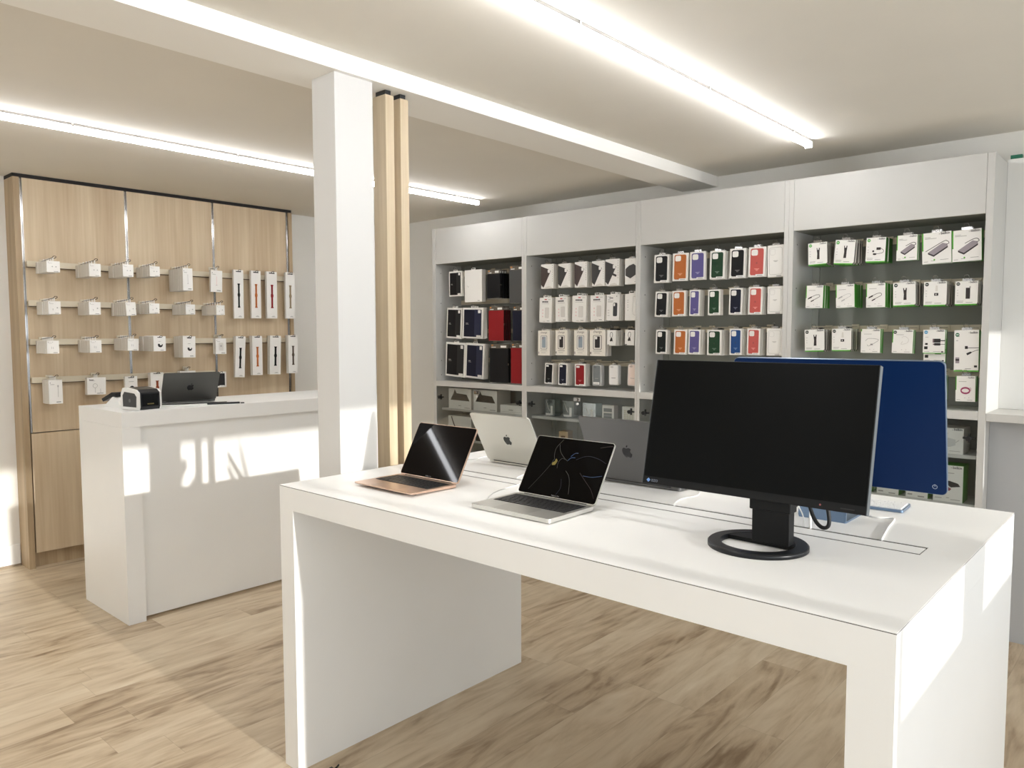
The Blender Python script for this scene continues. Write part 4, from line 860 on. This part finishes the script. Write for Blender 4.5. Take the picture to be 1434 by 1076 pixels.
SHELF_ITEMS = [  # bay, row, kind, variant, centre y, top z, width, height, stack depth, count, tilt
    (1, 0, 'folio', 'black', 4.507, 2.056, 0.148, 0.203, 0.026, 1, 0),
    (1, 0, 'plain', '', 4.302, 2.056, 0.195, 0.256, 0.046, 1, 0),
    (1, 0, 'sleeve', 'black', 4.077, 2.016, 0.139, 0.195, 0.111, 4, 0),
    (1, 0, 'sleeve', 'grey', 3.821, 2.032, 0.182, 0.254, 0.024, 2, 2),
    (1, 1, 'folio', 'black', 4.518, 1.757, 0.177, 0.249, 0.024, 2, -3),
    (1, 1, 'folio', 'navy', 4.305, 1.753, 0.23, 0.245, 0.048, 4, -2),
    (1, 1, 'sleeve', 'red', 4.052, 1.73, 0.162, 0.24, 0.088, 5, 0),
    (1, 1, 'sleeve', 'navy', 3.796, 1.724, 0.163, 0.234, 0.036, 3, 0),
    (1, 2, 'folio', 'black', 4.506, 1.473, 0.232, 0.281, 0.024, 2, -3),
    (1, 2, 'folio', 'navy', 4.282, 1.467, 0.206, 0.281, 0.055, 1, -3),
    (1, 2, 'sleeve', 'black', 4.024, 1.434, 0.196, 0.272, 0.036, 3, 0),
    (1, 2, 'sleeve', 'red', 3.804, 1.439, 0.186, 0.277, 0.024, 2, 3),
    (2, 0, 'diag', 'brown', 3.536, 2.053, 0.117, 0.177, 0.06, 5, 0),
    (2, 0, 'diag', 'dark', 3.379, 2.048, 0.109, 0.171, 0.06, 5, 0),
    (2, 0, 'diag', 'brown', 3.23, 2.051, 0.107, 0.179, 0.072, 6, 0),
    (2, 0, 'diag', 'dark', 3.08, 2.047, 0.106, 0.173, 0.024, 2, 0),
    (2, 0, 'diag', 'stand', 2.963, 2.052, 0.113, 0.181, 0.063, 5, 0),
    (2, 0, 'diamond', '', 2.804, 2.047, 0.112, 0.172, 0.036, 3, 0),
    (2, 1, 'slim', '', 3.55, 1.809, 0.116, 0.182, 0.048, 4, -1.5),
    (2, 1, 'slim', '', 3.405, 1.81, 0.112, 0.178, 0.072, 6, 1),
    (2, 1, 'slim', '', 3.24, 1.813, 0.122, 0.186, 0.072, 6, -2),
    (2, 1, 'slim', '', 3.087, 1.81, 0.117, 0.18, 0.06, 5, 0),
    (2, 1, 'slimdark', '', 2.954, 1.811, 0.106, 0.177, 0.072, 6, -1.5),
    (2, 1, 'slimline', '', 2.802, 1.811, 0.112, 0.179, 0.036, 3, 0),
    (2, 2, 'chg', 'silver', 3.568, 1.567, 0.112, 0.184, 0.063, 5, 0),
    (2, 2, 'chg', 'black', 3.404, 1.568, 0.11, 0.181, 0.078, 6, 0),
    (2, 2, 'chg', 'silver', 3.231, 1.568, 0.115, 0.18, 0.036, 3, 0),
    (2, 2, 'chg', 'black', 3.084, 1.569, 0.132, 0.181, 0.073, 5, 0),
    (2, 2, 'charm', '', 2.966, 1.567, 0.072, 0.106, 0.1, 7, 0),
    (2, 2, 'charm', '', 2.818, 1.568, 0.073, 0.103, 0.06, 5, -2),
    (2, 3, 'small', 'black', 3.516, 1.325, 0.079, 0.153, 0.052, 3, -3),
    (2, 3, 'small', 'navy', 3.388, 1.328, 0.082, 0.159, 0.086, 5, -1),
    (2, 3, 'small', 'red', 3.234, 1.327, 0.094, 0.158, 0.06, 5, 0),
    (2, 3, 'bare', 'grey', 3.089, 1.324, 0.072, 0.146, 0.048, 3, 0),
    (2, 3, 'bare', 'white', 2.946, 1.328, 0.079, 0.139, 0.036, 3, 0),
    (2, 3, 'bare', 'pink', 2.79, 1.337, 0.079, 0.148, 0.024, 2, -2),
    (3, 0, 'case', 'black', 2.577, 2.054, 0.11, 0.181, 0.042, 3, -1),
    (3, 0, 'case', 'orange', 2.441, 2.054, 0.109, 0.176, 0.015, 1, -1),
    (3, 0, 'case', 'purple', 2.32, 2.055, 0.107, 0.175, 0.024, 2, 0),
    (3, 0, 'case', 'green', 2.185, 2.05, 0.099, 0.173, 0.065, 5, -1),
    (3, 0, 'case', 'black', 2.053, 2.054, 0.101, 0.177, 0.038, 3, -1),
    (3, 0, 'case', 'coral', 1.931, 2.054, 0.105, 0.176, 0.036, 3, -1),
    (3, 0, 'case', 'clear', 1.82, 2.056, 0.097, 0.184, 0.048, 4, 1),
    (3, 1, 'case', 'black', 2.573, 1.815, 0.095, 0.163, 0.046, 3, -2),
    (3, 1, 'case', 'orange', 2.449, 1.816, 0.097, 0.163, 0.031, 2, 0),
    (3, 1, 'case', 'purple', 2.336, 1.817, 0.072, 0.163, 0.063, 3, -1),
    (3, 1, 'case', 'green', 2.204, 1.814, 0.083, 0.157, 0.04, 2, 0),
    (3, 1, 'case', 'navy', 2.061, 1.817, 0.085, 0.16, 0.091, 6, -1),
    (3, 1, 'case', 'coral', 1.936, 1.818, 0.087, 0.163, 0.051, 4, -1),
    (3, 1, 'case', 'clear', 1.818, 1.817, 0.09, 0.16, 0.036, 3, 0),
    (3, 2, 'case', 'darkgreen', 2.572, 1.566, 0.082, 0.156, 0.053, 3, -1),
    (3, 2, 'case', 'orange', 2.434, 1.567, 0.092, 0.159, 0.023, 1, -1),
    (3, 2, 'case', 'purple', 2.334, 1.567, 0.084, 0.156, 0.063, 5, -1),
    (3, 2, 'case', 'green', 2.199, 1.564, 0.096, 0.156, 0.106, 8, 0),
    (3, 2, 'case', 'blue', 2.058, 1.571, 0.079, 0.16, 0.066, 5, 0),
    (3, 2, 'case', 'coral', 1.943, 1.571, 0.082, 0.159, 0.077, 5, -1),
    (3, 2, 'case', 'clear', 1.817, 1.571, 0.09, 0.159, 0.048, 4, 0),
    (3, 3, 'case', 'black', 2.568, 1.332, 0.071, 0.161, 0.054, 3, 0),
    (4, 0, 'adp', 'green', 1.58, 2.05, 0.105, 0.125, 0.145, 6, 2),
    (4, 0, 'adp', 'green', 1.427, 2.053, 0.106, 0.133, 0.124, 6, -4),
    (4, 0, 'ethernet', 'green', 1.269, 2.052, 0.098, 0.131, 0.126, 5, -2),
    (4, 0, 'hub', 's', 1.118, 2.052, 0.099, 0.131, 0.054, 3, 0),
    (4, 0, 'hub', 'l', 0.982, 2.054, 0.133, 0.157, 0.036, 3, 2),
    (4, 0, 'hub', 'm', 0.848, 2.055, 0.128, 0.156, 0.067, 3, 2),
    (4, 1, 'cable', 'black', 1.589, 1.811, 0.096, 0.126, 0.11, 4, -1),
    (4, 1, 'cable', 'white', 1.425, 1.809, 0.098, 0.126, 0.142, 4, 2),
    (4, 1, 'cable', 'black2', 1.266, 1.808, 0.096, 0.128, 0.134, 4, 1),
    (4, 1, 'adp', 'black', 1.126, 1.807, 0.108, 0.124, 0.171, 6, 2),
    (4, 1, 'adpw', 'black', 0.979, 1.804, 0.105, 0.124, 0.136, 5, 0),
    (4, 1, 'adp', 'thick', 0.839, 1.8, 0.1, 0.119, 0.084, 4, 0),
    (4, 2, 'adp', 'black', 1.586, 1.563, 0.11, 0.124, 0.111, 8, 2),
    (4, 2, 'adpw', 'black', 1.437, 1.567, 0.104, 0.124, 0.13, 7, 1),
    (4, 2, 'cable', 'hook', 1.284, 1.564, 0.099, 0.128, 0.062, 3, 0),
    (4, 2, 'cable', 'thin', 1.124, 1.559, 0.101, 0.123, 0.054, 3, -1),
    (4, 2, 'hdmi', 'blue', 0.977, 1.559, 0.101, 0.123, 0.054, 3, 0),
    (4, 2, 'hdmil', 'green', 0.832, 1.556, 0.108, 0.208, 0.044, 2, 1),
    (4, 3, 'cable', 'magenta', 0.829, 1.325, 0.087, 0.128, 0.062, 3, 1),
    (4, 3, 'cable', 'plain', 0.969, 1.325, 0.088, 0.127, 0.093, 6, 0),
]
SLAT_ITEMS = [  # row, kind, variant, centre x, top z, width, height, front y, count, tilt
    (0, 'acc', 'a', 1.661, 2.009, 0.075, 0.07, 5.381, 5, 0),
    (0, 'acc', 'a', 1.895, 2.007, 0.071, 0.083, 5.351, 5, 0),
    (0, 'acc', 'a', 2.101, 2.015, 0.068, 0.082, 5.345, 6, 0),
    (0, 'acc', 'a', 2.287, 2.016, 0.068, 0.07, 5.368, 6, 0),
    (0, 'acc', 'tall', 2.519, 2.017, 0.071, 0.158, 5.37, 6, 0),
    (0, 'acc', 'tall2', 2.806, 2.027, 0.09, 0.162, 5.505, 2, -2),
    (0, 'band', 'darkgreen', 3.0, 2.045, 0.08, 0.376, 5.538, 2, -0.5),
    (0, 'band', 'orange', 3.154, 2.048, 0.083, 0.376, 5.55, 2, -0.5),
    (0, 'band', 'red', 3.293, 2.049, 0.091, 0.376, 5.548, 2, -0.5),
    (0, 'band', 'beige', 3.462, 2.052, 0.086, 0.377, 5.55, 2, -0.5),
    (1, 'acc', 'b', 1.655, 1.755, 0.07, 0.081, 5.369, 6, 0),
    (1, 'acc', 'b', 1.897, 1.758, 0.071, 0.082, 5.382, 5, 0),
    (1, 'acc', 'b', 2.109, 1.762, 0.064, 0.089, 5.347, 7, 3),
    (1, 'acc', 'b', 2.279, 1.76, 0.07, 0.07, 5.376, 7, 0),
    (1, 'acc', 'b', 2.534, 1.76, 0.068, 0.072, 5.374, 7, 0),
    (1, 'acc', 'b', 2.754, 1.76, 0.065, 0.071, 5.361, 6, 0),
    (2, 'acc', 'c', 1.64, 1.506, 0.069, 0.082, 5.379, 7, 0),
    (2, 'acc', 'c', 1.892, 1.507, 0.071, 0.082, 5.379, 5, 0),
    (2, 'acc', 'c', 2.122, 1.516, 0.072, 0.081, 5.354, 7, -2),
    (2, 'cres', '', 2.297, 1.532, 0.084, 0.104, 5.351, 7, 0),
    (2, 'cres', 'tall', 2.546, 1.531, 0.092, 0.155, 5.434, 5, -1),
    (2, 'acc', 'disc', 2.831, 1.513, 0.084, 0.119, 5.518, 3, 0),
    (2, 'band', 'black', 2.993, 1.529, 0.08, 0.32, 5.514, 3, -3),
    (2, 'band', 'orange', 3.127, 1.532, 0.085, 0.311, 5.505, 3, -0.5),
    (2, 'band', 'black', 3.293, 1.533, 0.097, 0.312, 5.511, 3, -2),
    (2, 'band', 'brown', 3.452, 1.537, 0.087, 0.314, 5.512, 3, -0.5),
    (3, 'acc', 'cable', 1.672, 1.251, 0.08, 0.155, 5.468, 4, 0),
    (3, 'acc', 'mag', 1.945, 1.252, 0.118, 0.116, 5.538, 3, -1),
    (3, 'remote', '', 2.176, 1.25, 0.083, 0.194, 5.55, 2, 0),
    (3, 'band', 'brown2', 2.348, 1.271, 0.093, 0.209, 5.531, 3, 0),
    (3, 'acc', 'd', 2.582, 1.273, 0.119, 0.165, 5.55, 3, 0),
    (3, 'wallet', '', 2.79, 1.261, 0.095, 0.118, 5.462, 3, 0),
]
BAYN = {1: 'leftmost cabinet', 2: 'second cabinet', 3: 'third cabinet', 4: 'rightmost cabinet'}
def ordinal(k, n, names=('first', 'second', 'third', 'fourth', 'fifth', 'sixth', 'seventh', 'eighth')):
    return 'rightmost' if k == n-1 and n > 1 else ('leftmost' if k == 0 else names[k])
def finish(made):
    """made: list of (object, short, look, row text). Give each front article a label of its own."""
    from collections import defaultdict
    g = defaultdict(list)
    for e in made: g[(e[2], e[3])].append(e)
    for key, L in g.items():
        for k, (o, short, look, where, hk) in enumerate(L):
            pre = '' if len(L) == 1 else ordinal(k, len(L)) + ' '
            o['label'] = f'{pre}{look}, {where}'
            if hk: hk['label'] = f'wire hook of the {pre}{short}, {where}'
            for c, r in PEND:
                if r == o:
                    c['label'] = f'box behind the {pre}{short}, {where}' if 'sleeve' not in short else f'sleeve behind the {pre}{short}, {where}'
                    c['group'] = f'stack behind the {pre}{short}, {where}'
XF, XBK = 4.345, 4.586
made = []
for bay, row, kind, var, yc, zt, w, h, dep, n, roll in SHELF_ITEMS:
    dep = min(dep, .225); where = f'{ROWN[row]} row, {BAYN[bay]}'
    # keep the goods inside the cabinet opening
    b0, b1, tr, tl = BAYS[bay-1]; lo, hi = b0+tr+.004, b1-tl-.004
    if yc-w/2 < lo: w = max(.06, min(w, (yc+w/2-lo))); yc = lo+w/2 if yc-w/2 < lo else yc
    if kind == 'sleeve': roll = 0
    o, short, look = stack(kind, var, w, h, (XF, yc, zt), -PI/2, dep, n, roll, where, None, .0025 if bay != 1 else .0006)
    hk = hook('', (XF-.004, yc, zt+.012), -PI/2, XBK-XF-.004, 0, WIREL if bay != 2 or row else WIRE, .018, f'wire display hooks in the cabinets', .011)
    made.append((o, short, look, where, hk))
finish(made)
made = []
for row, kind, var, xc, zt, w, h, yf, n, roll in SLAT_ITEMS:
    dep = 5.596-yf-.004
    if n <= 3: dep = min(dep, .014*n)
    where = f'{ROWN[row]} rail, oak wall'; tl = kind in ('cres', 'band', 'remote', 'wallet')
    o, short, look = stack(kind, var, w, h, (xc, yf, zt), 0, dep, n, roll, where, None, .0015)
    tl = .10
    hk = hook('', (xc+.006, yf-.004, zt+(.021 if kind == 'acc' else -.008)), 0, 5.604-yf+.002, 0, WIRE, .010, 'wire display hooks on the oak wall', .009, 0.05, .0019)
    made.append((o, short, look, where, hk))
finish(made)

# ------------------------------------------------------------------ goods behind the glass doors
def shelf_box(name, label, cat, y0, y1, z0, z1, dep, draw=None, side=BOXS, x=4.36, rot=0, group=None, front=BOXW):
    m = base_box('x', y1-y0, z1-z0, dep, front, side)
    if draw: draw(m, y1-y0, z1-z0)
    o = m.obj(name, None, (x, (y0+y1)/2, z1), (0, 0, -PI/2+rot)); tag(o, label, cat, group); return o
def roofd(m, w, h):
    k = mat((70,64,58), .5); PR(m, w, h, ((.08,.42),(.22,.74),(.28,.95),(.36,.76),(.80,.72),(.93,.40)), k); RC(m, w, h, .44, .14, .56, .17, TXTL); RC(m, w, h, .70, .05, .94, .08, TXTL)
def arcd(m, w, h): LN(m, w, h, ((.14,.97),(.22,.70),(.34,.40)), .012, mat((60,54,52), .5))
S0 = .9242
shelf_box('keyboard_cover_box', 'white box with dark folded cover print, left one on the glass-door shelf', 'box', 4.347, 4.613, S0, 1.093, .16, roofd)
shelf_box('keyboard_cover_box', 'white box with dark folded cover print beside the left one, under the lock', 'box', 4.060, 4.321, S0, 1.093, .16, roofd)
shelf_box('flat_box', 'flat white box lying at the right under the red sleeves, leftmost cabinet', 'box', 3.80, 4.025, S0, .988, .18, lambda m, w, h: (RC(m, w, h, .05, .15, .95, .18, TXTL), RC(m, w, h, .4, .35, .6, .45, TXTL)))
shelf_box('keyboard_cover_box', 'white box with a thin dark curved stripe on the lower shelf, leftmost cabinet', 'box', 4.348, 4.618, .6745, .862, .16, arcd)
shelf_box('dark_box', 'dark box on the lower shelf beside the curved stripe box', 'box', 4.09, 4.30, .6745, .80, .16, None, BLACK, front=BLACK)
def clearpack(m, w, h):
    RC(m, w, h, .60, .06, .80, .62, BOXW); RC(m, w, h, .08, .04, .60, .16, BOXW); LN(m, w, h, ((.15,.9),(.35,.5),(.50,.3)), .003, BOXS)
CP = glass('blister_plastic', (214, 224, 226), .62, .12)
for k, (y0, y1) in enumerate(((3.527, 3.618), (3.345, 3.448), (3.150, 3.263))):
    shelf_box('clear_package', ('leftmost', 'middle', 'rightmost')[k] + ' tall clear plastic package with white card, behind the glass doors, second cabinet', 'package', y0, y1, S0, 1.05-.004*k, .08, clearpack, CP, 4.42, 0, 'clear packages behind the glass doors', CP)
def frame(m, w, h):
    RC(m, w, h, .12, .05, .84, .80, mat((120,124,124), .4)); RC(m, w, h, .12, .50, .84, .58, BOXS, -.0011); RC(m, w, h, .12, .30, .84, .38, mat((150,152,150), .4), -.0011)
shelf_box('picture_box', 'white box with grey window front behind the second cabinet glass', 'box', 2.994, 3.092, S0, 1.038, .05, frame, BOXS, 4.42)
def grid(m, w, h):
    for i in range(5):
        for j in range(6): RC(m, w, h, .12+.16*i, .10+.12*j, .25+.16*i, .19+.12*j, mat((220,214,196), .5))
shelf_box('sticker_card_box', 'white box printed with a pale grid of squares behind the glass', 'box', 2.83-.035, 2.924, S0, 1.036, .05, grid, BOXS, 4.42)
shelf_box('carton', 'small brown cardboard carton on the lower shelf of the second cabinet', 'carton', 3.39, 3.462, .6745+.03, .82, .09, lambda m, w, h: RC(m, w, h, .2, .60, .7, .72, mat((120,90,60), .6)), mat((176,148,112), .7), 4.40, .25, None, mat((206,180,142), .7))
m = MB(); m.box(0, .12, -.24, .24, 0, .030, mat((96,44,48), .6), .003); tag(m.obj('maroon_box', None, (4.38, 3.40, .6743)), 'flat maroon box under the small brown carton, second cabinet', 'box')
shelf_box('white_box', 'white box edge visible behind glass at the left of the third cabinet', 'box', 2.60, 2.672, S0, 1.01, .1, None, BOXS, 4.40)
def charger(m, w, h):
    PR(m, w, h, ((.25,.30),(.25,.52),(.45,.62),(.72,.56),(.72,.34),(.50,.26)), mat((206,206,204), .5)); LN(m, w, h, ((.72,.45),(.85,.55)), .002, TXTL); bel(m, w, h); ticks(m, w, h, ((.1,.78,.45),(.1,.1,.3),(.5,.1,.9)))
shelf_box('charger_box', 'cubic white charger box on the upper glass-door shelf, rightmost cabinet', 'box', .831, .955, S0, 1.056, .16, charger)
shelf_box('charger_box', 'second cubic white charger box partly hidden behind the blue computer', 'box', .975, 1.10, S0, 1.056, .16, charger)
def powerb(m, w, h):
    RC(m, w, h, 0, .55, .03, 1, GRN); bel(m, w, h); ticks(m, w, h, ((.1,.78,.7),(.06,.08,.3),(.45,.10,.55),(.6,.06,.92)))
    PR(m, w, h, ((.10,.44),(.20,.38),(.55,.30),(.62,.36),(.25,.50)), mat((140,60,70), .4)); PR(m, w, h, ((.42,.50),(.60,.40),(.92,.44),(.84,.52),(.52,.58)), mat((40,36,40), .4), -.0011)
shelf_box('power_bank_box', 'large white and green box printed with two slim power banks', 'box', .826, .96, .6745, .864, .12, powerb, GRNS)
for k, (y0, y1, hh) in enumerate(((.985, 1.09, .10), (1.125, 1.235, .085), (1.262, 1.37, .085))):
    shelf_box('green_box', ('nearest', 'middle', 'farthest')[k] + ' low white and green box peeking out under the blue computer', 'box', y0, y1, .6745, .6745+hh, .12, lambda m, w, h: (bel(m, w, h), RC(m, w, h, .55, .05, .85, .12, TXTL), RC(m, w, h, .08, .12, .30, .20, TXTL)), GRNS)

for o_ in bpy.data.objects:
    if o_.parent is None and 'label' in o_ and len(o_['label'].split()) > 16: print('LONG', o_.name, o_['label'])
# ------------------------------------------------------------------ light
w = bpy.data.worlds.new('sky'); bpy.context.scene.world = w; w.use_nodes = True
bg = w.node_tree.nodes['Background']; bg.inputs[0].default_value = (0.82, 0.91, 1.0, 1); bg.inputs[1].default_value = 1.0
sun = bpy.data.lights.new('sun', 'SUN'); sun.energy = 2.2; sun.angle = math.radians(0.7); sun.color = (1.0, .97, .92)
so = bpy.data.objects.new('sun', sun); C.objects.link(so)
d = Vector((.015, 1.0, -.178)).normalized(); so.rotation_euler = (-d).to_track_quat('Z', 'Y').to_euler()
def area(name, loc, tgt, sx, sy, power, col=(1, .985, .96)):
    l = bpy.data.lights.new(name, 'AREA'); l.shape = 'RECTANGLE'; l.size = sx; l.size_y = sy; l.energy = power; l.color = col
    o = bpy.data.objects.new(name, l); C.objects.link(o); o.location = loc
    o.rotation_euler = (Vector(tgt)-Vector(loc)).to_track_quat('-Z', 'Y').to_euler(); return o
area('window_light', (1.6, YR+.05, 1.25), (1.6, 4, 1.0), 5.6, 1.5, 24, (.94,.97,1))
area('near_side_fill', (XN+.1, 2.0, 1.5), (2, 2.2, 1.1), 5.0, 2.2, 11, (.88,.94,1))  # unseen area lamp added as fill in front of the closed near wall
#area('room_light_right', (1.4, .2, CEIL-.12), (1.8, .6, 0), 2.2, 1.2, 9, (.96,.98,1))
#area('room_light_left', (.2, 3.6, CEIL-.12), (.8, 3.8, 0), 1.8, 1.6, 7, (.97,.98,1))
sc = bpy.context.scene
sc.view_settings.view_transform = 'Standard'; sc.view_settings.look = 'None'; sc.view_settings.exposure = 0.66
sc.cycles.max_bounces = 8; sc.cycles.diffuse_bounces = 5; sc.cycles.transparent_max_bounces = 24
